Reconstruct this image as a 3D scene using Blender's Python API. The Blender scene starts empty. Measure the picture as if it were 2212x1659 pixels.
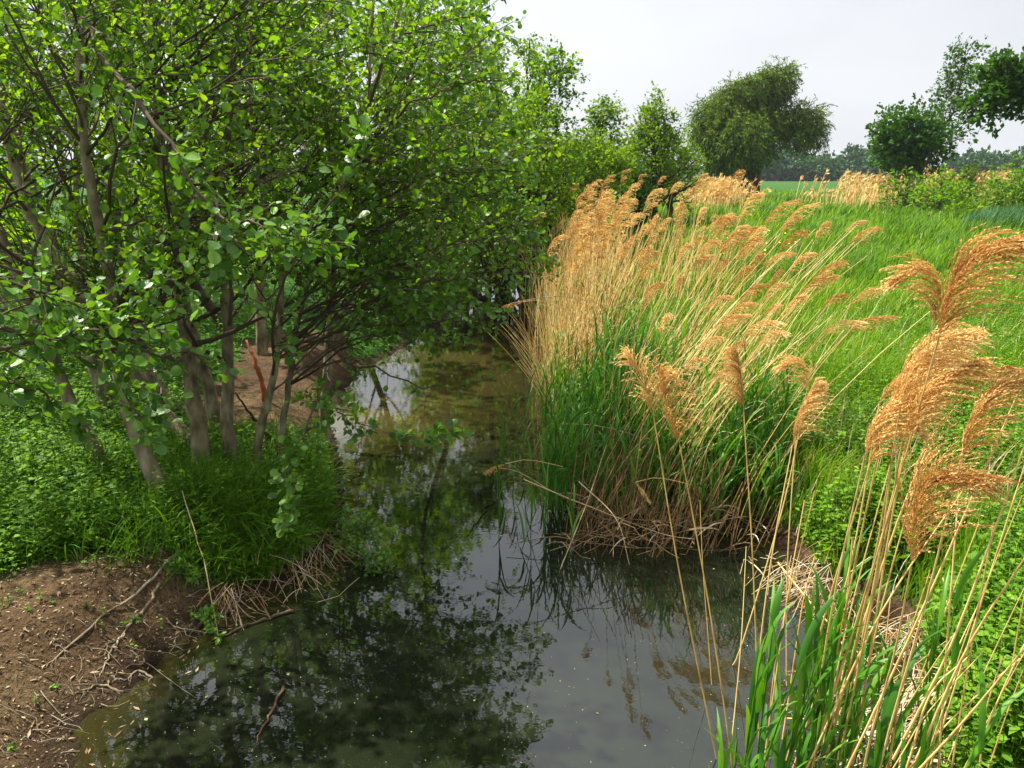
import bpy, math
import numpy as np

# ------------------------------------------------------------------ camera, world, sun, exposure
sc = bpy.context.scene
COL = sc.collection
CAMZ, FPX, PITCH = 3.0, 800.0, math.radians(14.7)
cam_d = bpy.data.cameras.new("camera"); cam_d.sensor_width = 36.0
cam_d.lens = FPX / 1024 * 36.0; cam_d.clip_start = 0.05; cam_d.clip_end = 6000
cam = bpy.data.objects.new("camera", cam_d); COL.objects.link(cam)
cam.location = (0, 0, CAMZ); cam.rotation_euler = (math.radians(90) - PITCH, 0, 0)
sc.camera = cam

SUN_EL, SUN_AZ = math.radians(60), math.radians(-62)      # azimuth from +Y (ahead), negative = to the left
w = bpy.data.worlds.new("World"); sc.world = w; w.use_nodes = True
nt = w.node_tree; N = nt.nodes; L = nt.links; N.clear()
out = N.new("ShaderNodeOutputWorld"); bg = N.new("ShaderNodeBackground"); bg.inputs[1].default_value = 0.1
sky = N.new("ShaderNodeTexSky"); sky.sky_type = 'NISHITA'; sky.sun_disc = False
sky.sun_elevation = SUN_EL; sky.sun_rotation = SUN_AZ; sky.air_density = 1.0; sky.dust_density = 3.0
tc = N.new("ShaderNodeTexCoord"); mp = N.new("ShaderNodeMapping"); mp.inputs["Scale"].default_value = (1.0, 0.7, 3.2)
mp.inputs["Rotation"].default_value = (0.15, 0.25, 0.3)
nz = N.new("ShaderNodeTexNoise"); nz.inputs["Scale"].default_value = 1.6; nz.inputs["Detail"].default_value = 5
nz.inputs["Roughness"].default_value = 0.45; nz.inputs["Distortion"].default_value = 0.3
cr = N.new("ShaderNodeValToRGB"); cr.color_ramp.elements[0].position = 0.3; cr.color_ramp.elements[1].position = 0.72
cr.color_ramp.elements[0].color = (3.2, 3.32, 3.6, 1); cr.color_ramp.elements[1].color = (4.4, 4.47, 4.65, 1)
mx = N.new("ShaderNodeMix"); mx.data_type = 'RGBA'; mx.inputs[0].default_value = 0.93
L.new(tc.outputs["Generated"], mp.inputs[0]); L.new(mp.outputs[0], nz.inputs["Vector"]); L.new(nz.outputs["Fac"], cr.inputs[0])
L.new(sky.outputs[0], mx.inputs[6]); L.new(cr.outputs[0], mx.inputs[7]); # the veil of thin cloud is brighter round the sun
dp = N.new("ShaderNodeVectorMath"); dp.operation = 'DOT_PRODUCT'; dp.inputs[1].default_value = (math.sin(SUN_AZ) * math.cos(SUN_EL), math.cos(SUN_AZ) * math.cos(SUN_EL), math.sin(SUN_EL))
L.new(tc.outputs["Generated"], dp.inputs[0])
mr = N.new("ShaderNodeMapRange"); mr.inputs["From Min"].default_value = .2; mr.inputs["From Max"].default_value = 1.0; mr.inputs["To Min"].default_value = .97; mr.inputs["To Max"].default_value = 1.75
L.new(dp.outputs["Value"], mr.inputs["Value"]); vs = N.new("ShaderNodeVectorMath"); vs.operation = 'SCALE'
L.new(mx.outputs[2], vs.inputs[0]); L.new(mr.outputs[0], vs.inputs["Scale"]); L.new(vs.outputs[0], bg.inputs[0]); L.new(bg.outputs[0], out.inputs[0])

sd = bpy.data.lights.new("sun", 'SUN'); sd.energy = 5.0; sd.angle = math.radians(0.9); sd.color = (1.0, 0.95, 0.84)
so = bpy.data.objects.new("sun", sd); COL.objects.link(so)
# light travels along local -Z; local +Z must point at the sun
from mathutils import Vector
sv = Vector((math.sin(SUN_AZ) * math.cos(SUN_EL), math.cos(SUN_AZ) * math.cos(SUN_EL), math.sin(SUN_EL)))
sky.sun_rotation = math.atan2(sv.x, sv.y)
so.rotation_euler = sv.to_track_quat('Z', 'Y').to_euler()
sc.view_settings.view_transform = 'Standard'; sc.view_settings.look = 'None'
sc.view_settings.gamma = 1; sc.view_settings.exposure = 1.12
sc.cycles.max_bounces = 7; sc.cycles.diffuse_bounces = 4; sc.cycles.glossy_bounces = 3
sc.cycles.transmission_bounces = 4; sc.cycles.transparent_max_bounces = 8

# ------------------------------------------------------------------ helpers
R = np.random.default_rng(11)
def nrm(v): return v / (np.linalg.norm(v, axis=-1, keepdims=True) + 1e-9)
def ray(px, py):            # px, py measured on a 2212 x 1659 print of the photo
    k = 1024 / 2212
    dx = (px * k - 512) / FPX; dy = (384 - py * k) / FPX
    c, s = math.cos(PITCH), math.sin(PITCH)
    return np.array([dx, c + s * dy, -s + c * dy])
def G(px, py, z=0.0):
    r = ray(px, py); t = (z - CAMZ) / r[2]
    return np.array([r[0] * t, r[1] * t, z])
def D(px, py, y):
    r = ray(px, py); t = y / r[1]
    return np.array([r[0] * t, y, CAMZ + r[2] * t])
def spline(pts, n):
    P = np.array(pts, float); m = len(P)
    if m == 2: return P[0] + (P[1] - P[0]) * np.linspace(0, 1, n)[:, None]
    Q = np.vstack([2 * P[0] - P[1], P, 2 * P[-1] - P[-2]])
    u = np.linspace(0, m - 1, n); i = np.minimum(u.astype(int), m - 2); f = (u - i)[:, None]
    a, b, c, d = Q[i], Q[i + 1], Q[i + 2], Q[i + 3]
    return 0.5 * (2 * b + (c - a) * f + (2 * a - 5 * b + 4 * c - d) * f**2 + (-a + 3 * b - 3 * c + d) * f**3)

class MB:
    """collects arrays of geometry; build() links them as one mesh object"""
    def __init__(s): s.V, s.F, s.A, s.n = [], [], [], 0
    def add(s, V, Fs, a):
        V = np.asarray(V, float).reshape(-1, 3)
        if len(V) == 0: return
        s.V.append(V); s.A.append(np.broadcast_to(np.asarray(a, float), (len(V),)).copy())
        for F in Fs: s.F.append(np.asarray(F, int) + s.n)
        s.n += len(V)
    def build(s, name, mat, parent=None, smooth=True, origin=None, loc=None):
        V = np.vstack(s.V); A = np.concatenate(s.A)
        if origin is not None: V = V - np.asarray(origin)
        me = bpy.data.meshes.new(name)
        loops = np.concatenate([F.ravel() for F in s.F]).astype(np.int32)
        tot = np.concatenate([np.full(len(F), F.shape[1]) for F in s.F]).astype(np.int32)
        st = np.concatenate([[0], np.cumsum(tot)[:-1]]).astype(np.int32)
        me.vertices.add(len(V)); me.vertices.foreach_set("co", V.astype(np.float32).ravel())
        me.loops.add(len(loops)); me.loops.foreach_set("vertex_index", loops)
        me.polygons.add(len(tot)); me.polygons.foreach_set("loop_start", st); me.polygons.foreach_set("loop_total", tot)
        at = me.attributes.new("v", 'FLOAT', 'POINT'); at.data.foreach_set("value", A.astype(np.float32))
        me.materials.append(mat); me.update(calc_edges=True)
        if smooth: me.polygons.foreach_set("use_smooth", np.ones(len(tot), bool))
        o = bpy.data.objects.new(name, me); COL.objects.link(o)
        if parent is not None: o.parent = parent
        elif origin is not None: o.location = origin
        return o

def tubes(mb, P, Rr, sides=5, a=0.5, cap=False):
    P = np.asarray(P, float); Rr = np.asarray(Rr, float)
    if P.ndim == 2: P = P[None]; Rr = Rr[None]
    K, n, _ = P.shape
    if K == 0: return
    T = nrm(np.gradient(P, axis=1))
    ref = np.array([0.31, 0.83, 0.21]); ref = ref / np.linalg.norm(ref)
    m = np.abs((nrm(T.mean(1)) * ref).sum(-1)) > 0.92
    rf = np.where(m[:, None], np.array([0.9, -0.2, 0.35]), ref)[:, None, :]
    X = nrm(np.cross(T, np.broadcast_to(rf, T.shape))); Y = np.cross(T, X)
    th = np.arange(sides) * 2 * math.pi / sides
    V = P[:, :, None] + Rr[:, :, None, None] * (np.cos(th)[:, None] * X[:, :, None] + np.sin(th)[:, None] * Y[:, :, None])
    k, i, j = np.meshgrid(np.arange(K), np.arange(n - 1), np.arange(sides), indexing='ij')
    b = k * n * sides
    F = np.stack([b + i * sides + j, b + i * sides + (j + 1) % sides, b + (i + 1) * sides + (j + 1) % sides, b + (i + 1) * sides + j], -1).reshape(-1, 4)
    A = np.asarray(a, float)
    if A.ndim == 0: A = np.full((K, n, sides), float(A))
    elif A.ndim == 1: A = np.broadcast_to(A[:, None, None], (K, n, sides))
    else: A = np.broadcast_to(A[:, :, None], (K, n, sides))
    Fs = [F]
    if cap:
        e = np.arange(K)[:, None] * n * sides
        Fs += [e + np.arange(sides)[::-1][None], e + (n - 1) * sides + np.arange(sides)[None]]
    mb.add(V, Fs, A.ravel())

def ribbons(mb, P, W, S, a=0.5, fold=0.0):
    P = np.asarray(P, float); K, n, _ = P.shape
    if K == 0: return
    if S.ndim == 2: S = np.broadcast_to(S[:, None], P.shape)
    o = S * W[:, :, None]
    A = np.asarray(a, float); A = np.broadcast_to(A.reshape(-1, *([1] * (3 - A.ndim)))[:, :, :] if A.ndim == 1 else (A[:, :, None] if A.ndim == 2 else A), (K, n, 1))
    if fold:
        T = nrm(np.gradient(P, axis=1)); U = np.cross(T, S)
        V = np.stack([P - o + U * W[:, :, None] * fold, P, P + o + U * W[:, :, None] * fold], 2); c = 3
    else:
        V = np.stack([P - o, P + o], 2); c = 2
    k, i, j = np.meshgrid(np.arange(K), np.arange(n - 1), np.arange(c - 1), indexing='ij')
    b = k * n * c + i * c + j
    F = np.stack([b, b + 1, b + c + 1, b + c], -1).reshape(-1, 4)
    mb.add(V, [F], np.broadcast_to(A, (K, n, c)).ravel())

def inst(mb, tv, tfs, pos, X, Y, Z, s, a):
    K = len(pos)
    if K == 0: return
    s = np.broadcast_to(np.asarray(s, float), (K,))
    V = pos[:, None] + s[:, None, None] * (tv[None, :, 0:1] * X[:, None] + tv[None, :, 1:2] * Y[:, None] + tv[None, :, 2:3] * Z[:, None])
    off = (np.arange(K) * len(tv))[:, None, None]
    mb.add(V, [(np.asarray(f)[None] + off).reshape(-1, len(f[0])) for f in tfs], np.repeat(np.broadcast_to(np.asarray(a, float), (K,)), len(tv)))

def rounded_leaf():          # alder: round, blunt tip, folded a little along the midrib, base at the origin, length 1
    v = [(0, 0, 0), (0, .52, -.02), (0, .97, -.10)]
    for s in (1, -1):
        v += [(.30 * s, .20, .07), (.46 * s, .58, .09), (.27 * s, .90, .0)]
    f = [(0, 3, 4, 1), (1, 4, 5, 2), (0, 1, 7, 6), (1, 2, 8, 7)]
    return np.array(v), [np.array(f)]
def pointed_leaf():
    v = [(0, 0, 0), (0, 1, -.18), (.3, .36, .08), (-.3, .36, .08), (0, .42, 0.0)]
    f = [(0, 2, 4), (2, 1, 4), (0, 4, 3), (4, 1, 3)]
    return np.array(v), [np.array(f)]
def simple_leaf():
    v = [(0, 0, 0), (.36, .5, .06), (0, 1, -.05), (-.36, .5, .06)]
    return np.array(v), [np.array([(0, 1, 2), (0, 2, 3)])]
def narrow_leaf():
    v = [(0, 0, 0), (.13, .4, .02), (0, 1, -.1), (-.13, .4, .02)]
    return np.array(v), [np.array([(0, 1, 2), (0, 2, 3)])]
LEAF, PLEAF, SLEAF, NLEAF = rounded_leaf(), pointed_leaf(), simple_leaf(), narrow_leaf()

def frames(Y, flat=0.5, rng=R):
    """leaf frames: Y forward, Z as near to up as the tilt noise lets it"""
    K = len(Y); Y = nrm(Y)
    up = np.array([0, 0, 1.0]) + rng.normal(0, flat, (K, 3))
    X = nrm(np.cross(Y, up)); Z = np.cross(X, Y)
    return X, Y, Z

def scatter_leaves(mb, tpl, P, per, size, flat=0.55, spread=0.9, keep=None, tilt=0.0, gap=0.012):
    """leaves set along twigs P (K,n,3)"""
    K, n, _ = P.shape
    if K == 0: return
    t = R.uniform(0.08, 1.0, (K, per)); t[:, 0] = 1.0
    u = t * (n - 1); i = np.minimum(u.astype(int), n - 2); f = (u - i)[..., None]
    kk = np.arange(K)[:, None]
    A, B = P[kk, i], P[kk, i + 1]
    pos = (A + (B - A) * f).reshape(-1, 3); T = nrm((B - A).reshape(-1, 3))
    Y = nrm(T * 0.55 + R.normal(0, spread * 0.6, pos.shape) + np.array([0, 0, tilt]))
    pos = pos + Y * gap
    if keep is not None:
        m = keep(pos); pos, Y = pos[m], Y[m]
    X, Y, Z = frames(Y, flat)
    inst(mb, *tpl, pos, X, Y, Z, size * R.uniform(0.45, 1.25, len(pos)), R.random(len(pos)))

def grow(P, Rr, n, tr, Lg, ang, up=0.0, wig=0.1, npts=6, rr=0.55, bias=None, taper=0.25):
    """children of paths P (K,m,3)"""
    K, m, _ = P.shape
    t = R.uniform(tr[0], tr[1], (K, n)); u = t * (m - 1); i = np.minimum(u.astype(int), m - 2); f = (u - i)[..., None]
    kk = np.arange(K)[:, None]
    A, B = P[kk, i], P[kk, i + 1]
    pos = (A + (B - A) * f).reshape(-1, 3); T = nrm((B - A).reshape(-1, 3))
    r0 = (Rr[kk, i] * rr).reshape(-1)
    q = R.normal(size=pos.shape)
    if bias is not None: q = q + bias
    q = nrm(q - (q * T).sum(-1, keepdims=True) * T)
    a = np.asarray(ang) * R.uniform(0.75, 1.25, len(pos))
    d = T * np.cos(a)[:, None] + q * np.sin(a)[:, None]
    Lc = (Lg if np.isscalar(Lg) else np.repeat(Lg, n)) * R.uniform(0.6, 1.25, len(pos)) * (1.15 - 0.6 * t.ravel())
    out = [pos]
    step = Lc / (npts - 1)
    for k in range(npts - 1):
        d = nrm(d + R.normal(0, wig, d.shape) + np.array([0, 0, up]))
        out.append(out[-1] + d * step[:, None])
    C = np.stack(out, 1)
    RR = r0[:, None] * np.linspace(1, taper, npts)[None]
    return C, RR

def empty(name, label, cat, loc=(0, 0, 0), group=None):
    o = bpy.data.objects.new(name, None); COL.objects.link(o); o.location = loc; o.empty_display_size = 0.1
    o["label"] = label; o["category"] = cat
    if group: o["group"] = group
    return o
def tag(o, label=None, cat=None, group=None, kind=None):
    for k, v in (("label", label), ("category", cat), ("group", group), ("kind", kind)):
        if v: o[k] = v
    return o

# ------------------------------------------------------------------ materials
def mat(name, stops, rough=0.6, trans=0.0, tcol=None, spec=0.4, bump=0.0, bscale=20.0, noise=0.25, nscale=3.0, attr=True, stretch=None):
    """base colour ramp over (per-piece random 'v' + object noise)"""
    m = bpy.data.materials.new(name); m.use_nodes = True
    nt = m.node_tree; N = nt.nodes; L = nt.links
    b = N["Principled BSDF"]; o = N["Material Output"]
    at = N.new("ShaderNodeAttribute"); at.attribute_name = "v"
    tc = N.new("ShaderNodeTexCoord"); mp = N.new("ShaderNodeMapping")
    if stretch: mp.inputs["Scale"].default_value = stretch
    L.new(tc.outputs["Object"], mp.inputs[0])
    nz = N.new("ShaderNodeTexNoise"); nz.inputs["Scale"].default_value = nscale; nz.inputs["Detail"].default_value = 4
    L.new(mp.outputs[0], nz.inputs["Vector"])
    a1 = N.new("ShaderNodeMath"); a1.operation = 'MULTIPLY_ADD'; a1.inputs[1].default_value = noise * 3; a1.inputs[2].default_value = -noise * 1.5
    L.new(nz.outputs["Fac"], a1.inputs[0])
    a2 = N.new("ShaderNodeMath"); a2.operation = 'ADD'; L.new(a1.outputs[0], a2.inputs[1])
    if attr: L.new(at.outputs["Fac"], a2.inputs[0])
    else: a2.inputs[0].default_value = 0.5
    r = N.new("ShaderNodeValToRGB"); e = r.color_ramp.elements
    while len(e) < len(stops): e.new(0.5)
    for k, c in enumerate(stops):
        e[k].position = k / (len(stops) - 1); e[k].color = (*c, 1)
    L.new(a2.outputs[0], r.inputs[0]); L.new(r.outputs[0], b.inputs["Base Color"])
    b.inputs["Roughness"].default_value = rough; b.inputs["Specular IOR Level"].default_value = spec
    if trans:
        t = N.new("ShaderNodeBsdfTranslucent"); mx = N.new("ShaderNodeMixShader"); mx.inputs[0].default_value = trans
        mu = N.new("ShaderNodeMix"); mu.data_type = 'RGBA'; mu.blend_type = 'MULTIPLY'; mu.inputs[0].default_value = 1
        L.new(r.outputs[0], mu.inputs[6]); mu.inputs[7].default_value = (*(tcol or (1.6, 1.5, 0.6)), 1)
        L.new(mu.outputs[2], t.inputs[0]); L.new(b.outputs[0], mx.inputs[1]); L.new(t.outputs[0], mx.inputs[2]); L.new(mx.outputs[0], o.inputs[0])
    if bump:
        n2 = N.new("ShaderNodeTexNoise"); n2.inputs["Scale"].default_value = bscale; n2.inputs["Detail"].default_value = 6
        L.new(mp.outputs[0], n2.inputs["Vector"])
        bp = N.new("ShaderNodeBump"); bp.inputs["Strength"].default_value = bump; bp.inputs["Distance"].default_value = 0.02
        L.new(n2.outputs["Fac"], bp.inputs["Height"]); L.new(bp.outputs[0], b.inputs["Normal"])
    return m

M_LEAF = mat("alder_leaf", [(.035, .10, .009), (.06, .16, .012), (.095, .225, .016), (.16, .30, .028)], 0.45, 0.5, (2.2, 1.75, .4), 0.32, noise=.12, nscale=1.2)
M_LEAFN = mat("alder_leaf_near", [(.045, .125, .012), (.07, .18, .016), (.105, .24, .022), (.16, .31, .03)], 0.4, 0.32, (1.8, 1.6, .5), 0.5, noise=.12, nscale=1.2, bump=.25, bscale=60)
M_LEAFB = mat("thicket_leaf", [(.045, .13, .006), (.09, .22, .008), (.15, .32, .012), (.22, .42, .02)], 0.5, 0.52, (1.9, 1.6, .4), 0.3, noise=.15, nscale=.5)  # brighter than the front leaves: sun shining through is painted into the colour
M_SAP = mat("sapling_leaf", [(.06, .14, .008), (.12, .24, .012), (.19, .33, .016)], 0.55, 0.45, (1.7, 1.4, .5), 0.12, noise=.15, nscale=.4)
M_WILLOW = mat("willow_leaf", [(.04, .09, .007), (.075, .16, .012), (.12, .225, .02), (.19, .28, .03)], 0.6, 0.35, (1.6, 1.4, .5), 0.1, noise=.2, nscale=.5)
M_OAK = mat("dark_crown_leaf", [(.02, .065, .007), (.038, .115, .010), (.065, .17, .014)], 0.55, 0.35, (1.7, 1.5, .5), 0.15, noise=.15, nscale=.5)
M_FAR = mat("far_leaf", [(.03, .085, .03), (.045, .12, .04), (.07, .16, .05)], 0.7, 0.15, (1.2, 1.2, .7), 0.1, noise=.2, nscale=.08)  # distance haze painted in as a blue green leaf tint
M_BARK = mat("alder_bark", [(.07, .056, .034), (.15, .122, .072), (.25, .21, .125), (.35, .31, .20)], 0.9, bump=1.0, bscale=30, noise=.7, nscale=13, spec=.15, attr=True, stretch=(1, 1, .45))
M_TWIG = mat("twig_bark", [(.045, .030, .019), (.085, .060, .038), (.13, .098, .068)], 0.85, noise=.2, nscale=4, spec=.15)
M_DBARK = mat("dark_bark", [(.022, .016, .011), (.05, .037, .025), (.09, .068, .045)], 0.9, bump=.8, bscale=12, noise=.3, nscale=3, spec=.1, stretch=(1, 1, .4))
M_ORANGE = mat("peeled_wood", [(.12, .04, .018), (.30, .085, .03), (.38, .16, .07)], 0.75, bump=.5, bscale=15, noise=.35, nscale=9, spec=.2)
M_GRASS = mat("meadow_grass", [(.04, .12, .006), (.085, .21, .008), (.14, .30, .012), (.24, .38, .025)], 0.5, 0.42, (1.7, 1.4, .4), 0.15, noise=.38, nscale=.5)
M_HERB = mat("herb_leaf", [(.04, .11, .007), (.08, .20, .010), (.13, .28, .014), (.20, .36, .025)], 0.6, 0.38, (1.7, 1.5, .4), 0.2, noise=.22, nscale=.9)
M_LUSH = mat("bank_grass", [(.045, .12, .007), (.08, .20, .009), (.13, .28, .014)], 0.55, 0.4, (1.7, 1.5, .4), 0.2, noise=.12, nscale=1)
M_RLEAF = mat("reed_leaf", [(.03, .115, .008), (.05, .18, .011), (.08, .25, .015), (.15, .32, .03)], 0.5, 0.32, (1.7, 1.5, .4), 0.45, noise=.1, nscale=1)
M_STEM = mat("reed_stem", [(.32, .18, .045), (.60, .38, .12), (.78, .55, .20), (.85, .67, .32)], 0.5, 0.0, None, 0.4, noise=.10, nscale=2.5)
M_PLUME = mat("reed_plume", [(.48, .23, .065), (.73, .48, .165), (.85, .66, .29), (.90, .79, .47)], 0.7, 0.30, (1.1, 1.0, .8), 0.15, noise=.10, nscale=3)
_nt = M_PLUME.node_tree; _oi = _nt.nodes.new("ShaderNodeObjectInfo"); _ma = _nt.nodes.new("ShaderNodeMath"); _ma.operation = 'MULTIPLY_ADD'; _ma.inputs[1].default_value = .42; _ma.inputs[2].default_value = -.21
_r = [q for q in _nt.nodes if q.type == 'VALTORGB'][0]; _src = _r.inputs[0].links[0].from_socket; _ad = _nt.nodes.new("ShaderNodeMath"); _ad.operation = 'ADD'
_nt.links.new(_oi.outputs["Random"], _ma.inputs[0]); _nt.links.new(_ma.outputs[0], _ad.inputs[0]); _nt.links.new(_src, _ad.inputs[1]); _nt.links.new(_ad.outputs[0], _r.inputs[0])
M_DEAD = mat("dead_reed", [(.16, .085, .035), (.34, .21, .09), (.55, .42, .24), (.68, .60, .46)], 0.6, 0.0, None, 0.3, noise=.12, nscale=3)
M_ROOT = mat("pale_root", [(.12, .085, .05), (.26, .20, .13), (.42, .36, .26)], 0.8, bump=.5, bscale=40, noise=.3, nscale=9, spec=.2)
M_LITTER = mat("litter", [(.05, .028, .014), (.13, .08, .04), (.26, .18, .10), (.40, .33, .22)], 0.85, noise=.1, nscale=4, spec=.15)
M_SPECK = mat("speck", [(.06, .045, .015), (.22, .17, .05), (.50, .44, .16), (.7, .65, .4)], 0.7, noise=.05, spec=.2)
M_FLOWER = mat("flower", [(.75, .60, .02), (.85, .72, .05)], 0.6, noise=.05)
M_WHEAT = mat("blue_green_crop", [(.03, .10, .025), (.05, .15, .035), (.08, .20, .05)], 0.55, 0.2, (1.2, 1.2, .7), 0.3, noise=.2, nscale=.5)

# ------------------------------------------------------------------ ground
WP = [G(x, y)[:2] for x, y in [(120, 2050), (150, 1750), (172, 1640), (180, 1560), (270, 1500), (330, 1450), (400, 1378), (510, 1325), (600, 1275),
      (690, 1222), (735, 1150), (745, 1060), (735, 960), (715, 925), (705, 900), (735, 868), (760, 828), (790, 790), (850, 765), (900, 738),
      (950, 700), (1000, 665), (1040, 625), (1062, 590), (1110, 590), (1120, 640), (1150, 700), (1180, 770), (1220, 860), (1262, 960), (1310, 1050),
      (1390, 1098), (1500, 1125), (1640, 1150), (1700, 1195), (1755, 1280), (1860, 1302), (1930, 1340), (1962, 1420), (1945, 1520), (1985, 1700), (2000, 1900), (2060, 2100)]]
WP = np.array([(-1.2, -3.5)] + [tuple(p) for p in WP] + [(2.1, -3.5)])
def wdist(x, y):
    """signed distance to the water's edge: negative over the water"""
    x = np.asarray(x, float); y = np.asarray(y, float)
    best = np.full(x.shape, 1e9); ins = np.zeros(x.shape, bool)
    n = len(WP)
    for i in range(n):
        a, b = WP[i], WP[(i + 1) % n]; ab = b - a
        t = np.clip(((x - a[0]) * ab[0] + (y - a[1]) * ab[1]) / (ab @ ab), 0, 1)
        d = np.hypot(x - a[0] - t * ab[0], y - a[1] - t * ab[1]); best = np.minimum(best, d)
        c = ((a[1] > y) != (b[1] > y)) & (x < (b[0] - a[0]) * (y - a[1]) / (b[1] - a[1] + 1e-12) + a[0])
        ins ^= c
    return np.where(ins, -best, best)
def smooth(t): t = np.clip(t, 0, 1); return t * t * (3 - 2 * t)
def wave(x, y, s, k=0):
    return (np.sin(x * s + 1.3 + k) * np.cos(y * s * 1.17 + .7 + k) + np.sin((x * .6 + y * .8) * s * 1.9 + 2.1 * k) * .5
            + np.sin((x * .9 - y * .5) * s * 3.1 + k) * .28) / 1.78
def height(x, y):
    x = np.asarray(x, float); y = np.asarray(y, float)
    d = wdist(x, y) + wave(x, y, 5.0) * 0.05 + wave(x, y, 14.0, 2) * .02
    right = smooth((x + 0.2) / 1.0)
    top = 0.36 + 0.14 * right
    wd = 0.80 - 0.38 * right
    land = top * smooth((d + 0.02) / wd) + 0.18 * smooth((d - .4) / 3) + wave(x, y, .9, 1) * .05 * smooth(d) + wave(x, y, 3.7, 3) * .018 * smooth(d * 3)
    land = land + smooth((y - 10) / 40) * 0.45 * smooth(d / 4)
    land = land + (wave(x, y, 11.0, 4) * .012 + wave(x, y, 23.0, 6) * .007) * smooth(d * 4)
    bed = -0.5 * smooth(-d / 0.9) - 0.02
    return np.where(d > 0, land + 0.004, bed)
def soilmask(x, y):
    """bare earth: the trodden bank at the lower left, the sandy cove behind the trunks, the water's edge"""
    d = wdist(x, y)
    c1 = G(120, 1420, .35); c2 = G(590, 860, .3); c3 = G(640, 770, .3)
    e = lambda c, rx, ry: np.exp(-(((x - c[0]) / rx)**2 + ((y - c[1]) / ry)**2)**2)
    nzz = wave(x, y, 4.0, 5) * .25
    m = e(c1, 1.25, 1.55) + 1.2 * e(c2, .9, 1.6) + 1.0 * e(c3, .9, 1.8) + 0.9 * smooth(1 - d / .32)
    return np.clip(smooth((m + nzz - .35) / .4), 0, 1)

gy = np.concatenate([np.linspace(-6, 1.5, 20)[:-1], np.linspace(1.5, 14, 250)[:-1], 14 * np.exp(np.linspace(0, math.log(3000 / 14), 90))])
gxp = np.concatenate([np.linspace(0, 7, 150)[:-1], 7 * np.exp(np.linspace(0, math.log(2500 / 7), 55))])
gx = np.concatenate([-gxp[::-1][:-1], gxp])
XX, YY = np.meshgrid(gx, gy); ZZ = height(XX, YY)
gm = MB(); nx, ny = len(gx), len(gy)
ii, jj = np.meshgrid(np.arange(ny - 1), np.arange(nx - 1), indexing='ij'); b = ii * nx + jj
gm.add(np.stack([XX, YY, ZZ], -1), [np.stack([b, b + 1, b + nx + 1, b + nx], -1).reshape(-1, 4)], soilmask(XX, YY).ravel())
M_GROUND = bpy.data.materials.new("ground"); M_GROUND.use_nodes = True
nt = M_GROUND.node_tree; N = nt.nodes; L = nt.links; pb = N["Principled BSDF"]
at = N.new("ShaderNodeAttribute"); at.attribute_name = "v"
tc = N.new("ShaderNodeTexCoord")
def noise(scale, det=6, rough=.6):
    n = N.new("ShaderNodeTexNoise"); n.inputs["Scale"].default_value = scale; n.inputs["Detail"].default_value = det; n.inputs["Roughness"].default_value = rough
    L.new(tc.outputs["Object"], n.inputs["Vector"]); return n
def ramp(src, stops):
    r = N.new("ShaderNodeValToRGB"); e = r.color_ramp.elements
    while len(e) < len(stops): e.new(.5)
    for k, (p, c) in enumerate(stops): e[k].position = p; e[k].color = (*c, 1)
    L.new(src, r.inputs[0]); return r
n1, n2, n3 = noise(1.3), noise(9), noise(45)
s1 = ramp(n1.outputs[0], [(.3, (.060, .036, .019)), (.5, (.115, .072, .036)), (.7, (.19, .13, .065))])
s2 = ramp(n3.outputs[0], [(.35, (.45, .42, .40)), (.55, (1, 1, 1)), (.75, (1.5, 1.4, 1.25))])
mu = N.new("ShaderNodeMix"); mu.data_type = 'RGBA'; mu.blend_type = 'MULTIPLY'; mu.inputs[0].default_value = .85
L.new(s1.outputs[0], mu.inputs[6]); L.new(s2.outputs[0], mu.inputs[7])
g1 = ramp(n2.outputs[0], [(.3, (.018, .055, .008)), (.55, (.035, .11, .012)), (.8, (.07, .14, .025))])
mg = N.new("ShaderNodeMix"); mg.data_type = 'RGBA'
L.new(at.outputs["Fac"], mg.inputs[0]); L.new(g1.outputs[0], mg.inputs[6]); L.new(mu.outputs[2], mg.inputs[7])
sx = N.new("ShaderNodeSeparateXYZ"); L.new(tc.outputs["Object"], sx.inputs[0])     # wet dark mud just above the water
mrw = N.new("ShaderNodeMapRange"); mrw.inputs["From Min"].default_value = .01; mrw.inputs["From Max"].default_value = .14; mrw.inputs["To Min"].default_value = .30; mrw.inputs["To Max"].default_value = 1
L.new(sx.outputs[2], mrw.inputs["Value"]); wet = N.new("ShaderNodeVectorMath"); wet.operation = 'SCALE'; L.new(mg.outputs[2], wet.inputs[0]); L.new(mrw.outputs[0], wet.inputs["Scale"])
L.new(wet.outputs[0], pb.inputs["Base Color"]); pb.inputs["Roughness"].default_value = .95; pb.inputs["Specular IOR Level"].default_value = .15
bp = N.new("ShaderNodeBump"); bp.inputs["Strength"].default_value = .9; bp.inputs["Distance"].default_value = .03
L.new(n3.outputs[0], bp.inputs["Height"]); bp2 = N.new("ShaderNodeBump"); bp2.inputs["Strength"].default_value = .8; bp2.inputs["Distance"].default_value = .14
L.new(n2.outputs[0], bp2.inputs["Height"]); L.new(bp2.outputs[0], bp.inputs["Normal"]); L.new(bp.outputs[0], pb.inputs["Normal"])
tag(gm.build("ground", M_GROUND), kind="structure")

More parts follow.
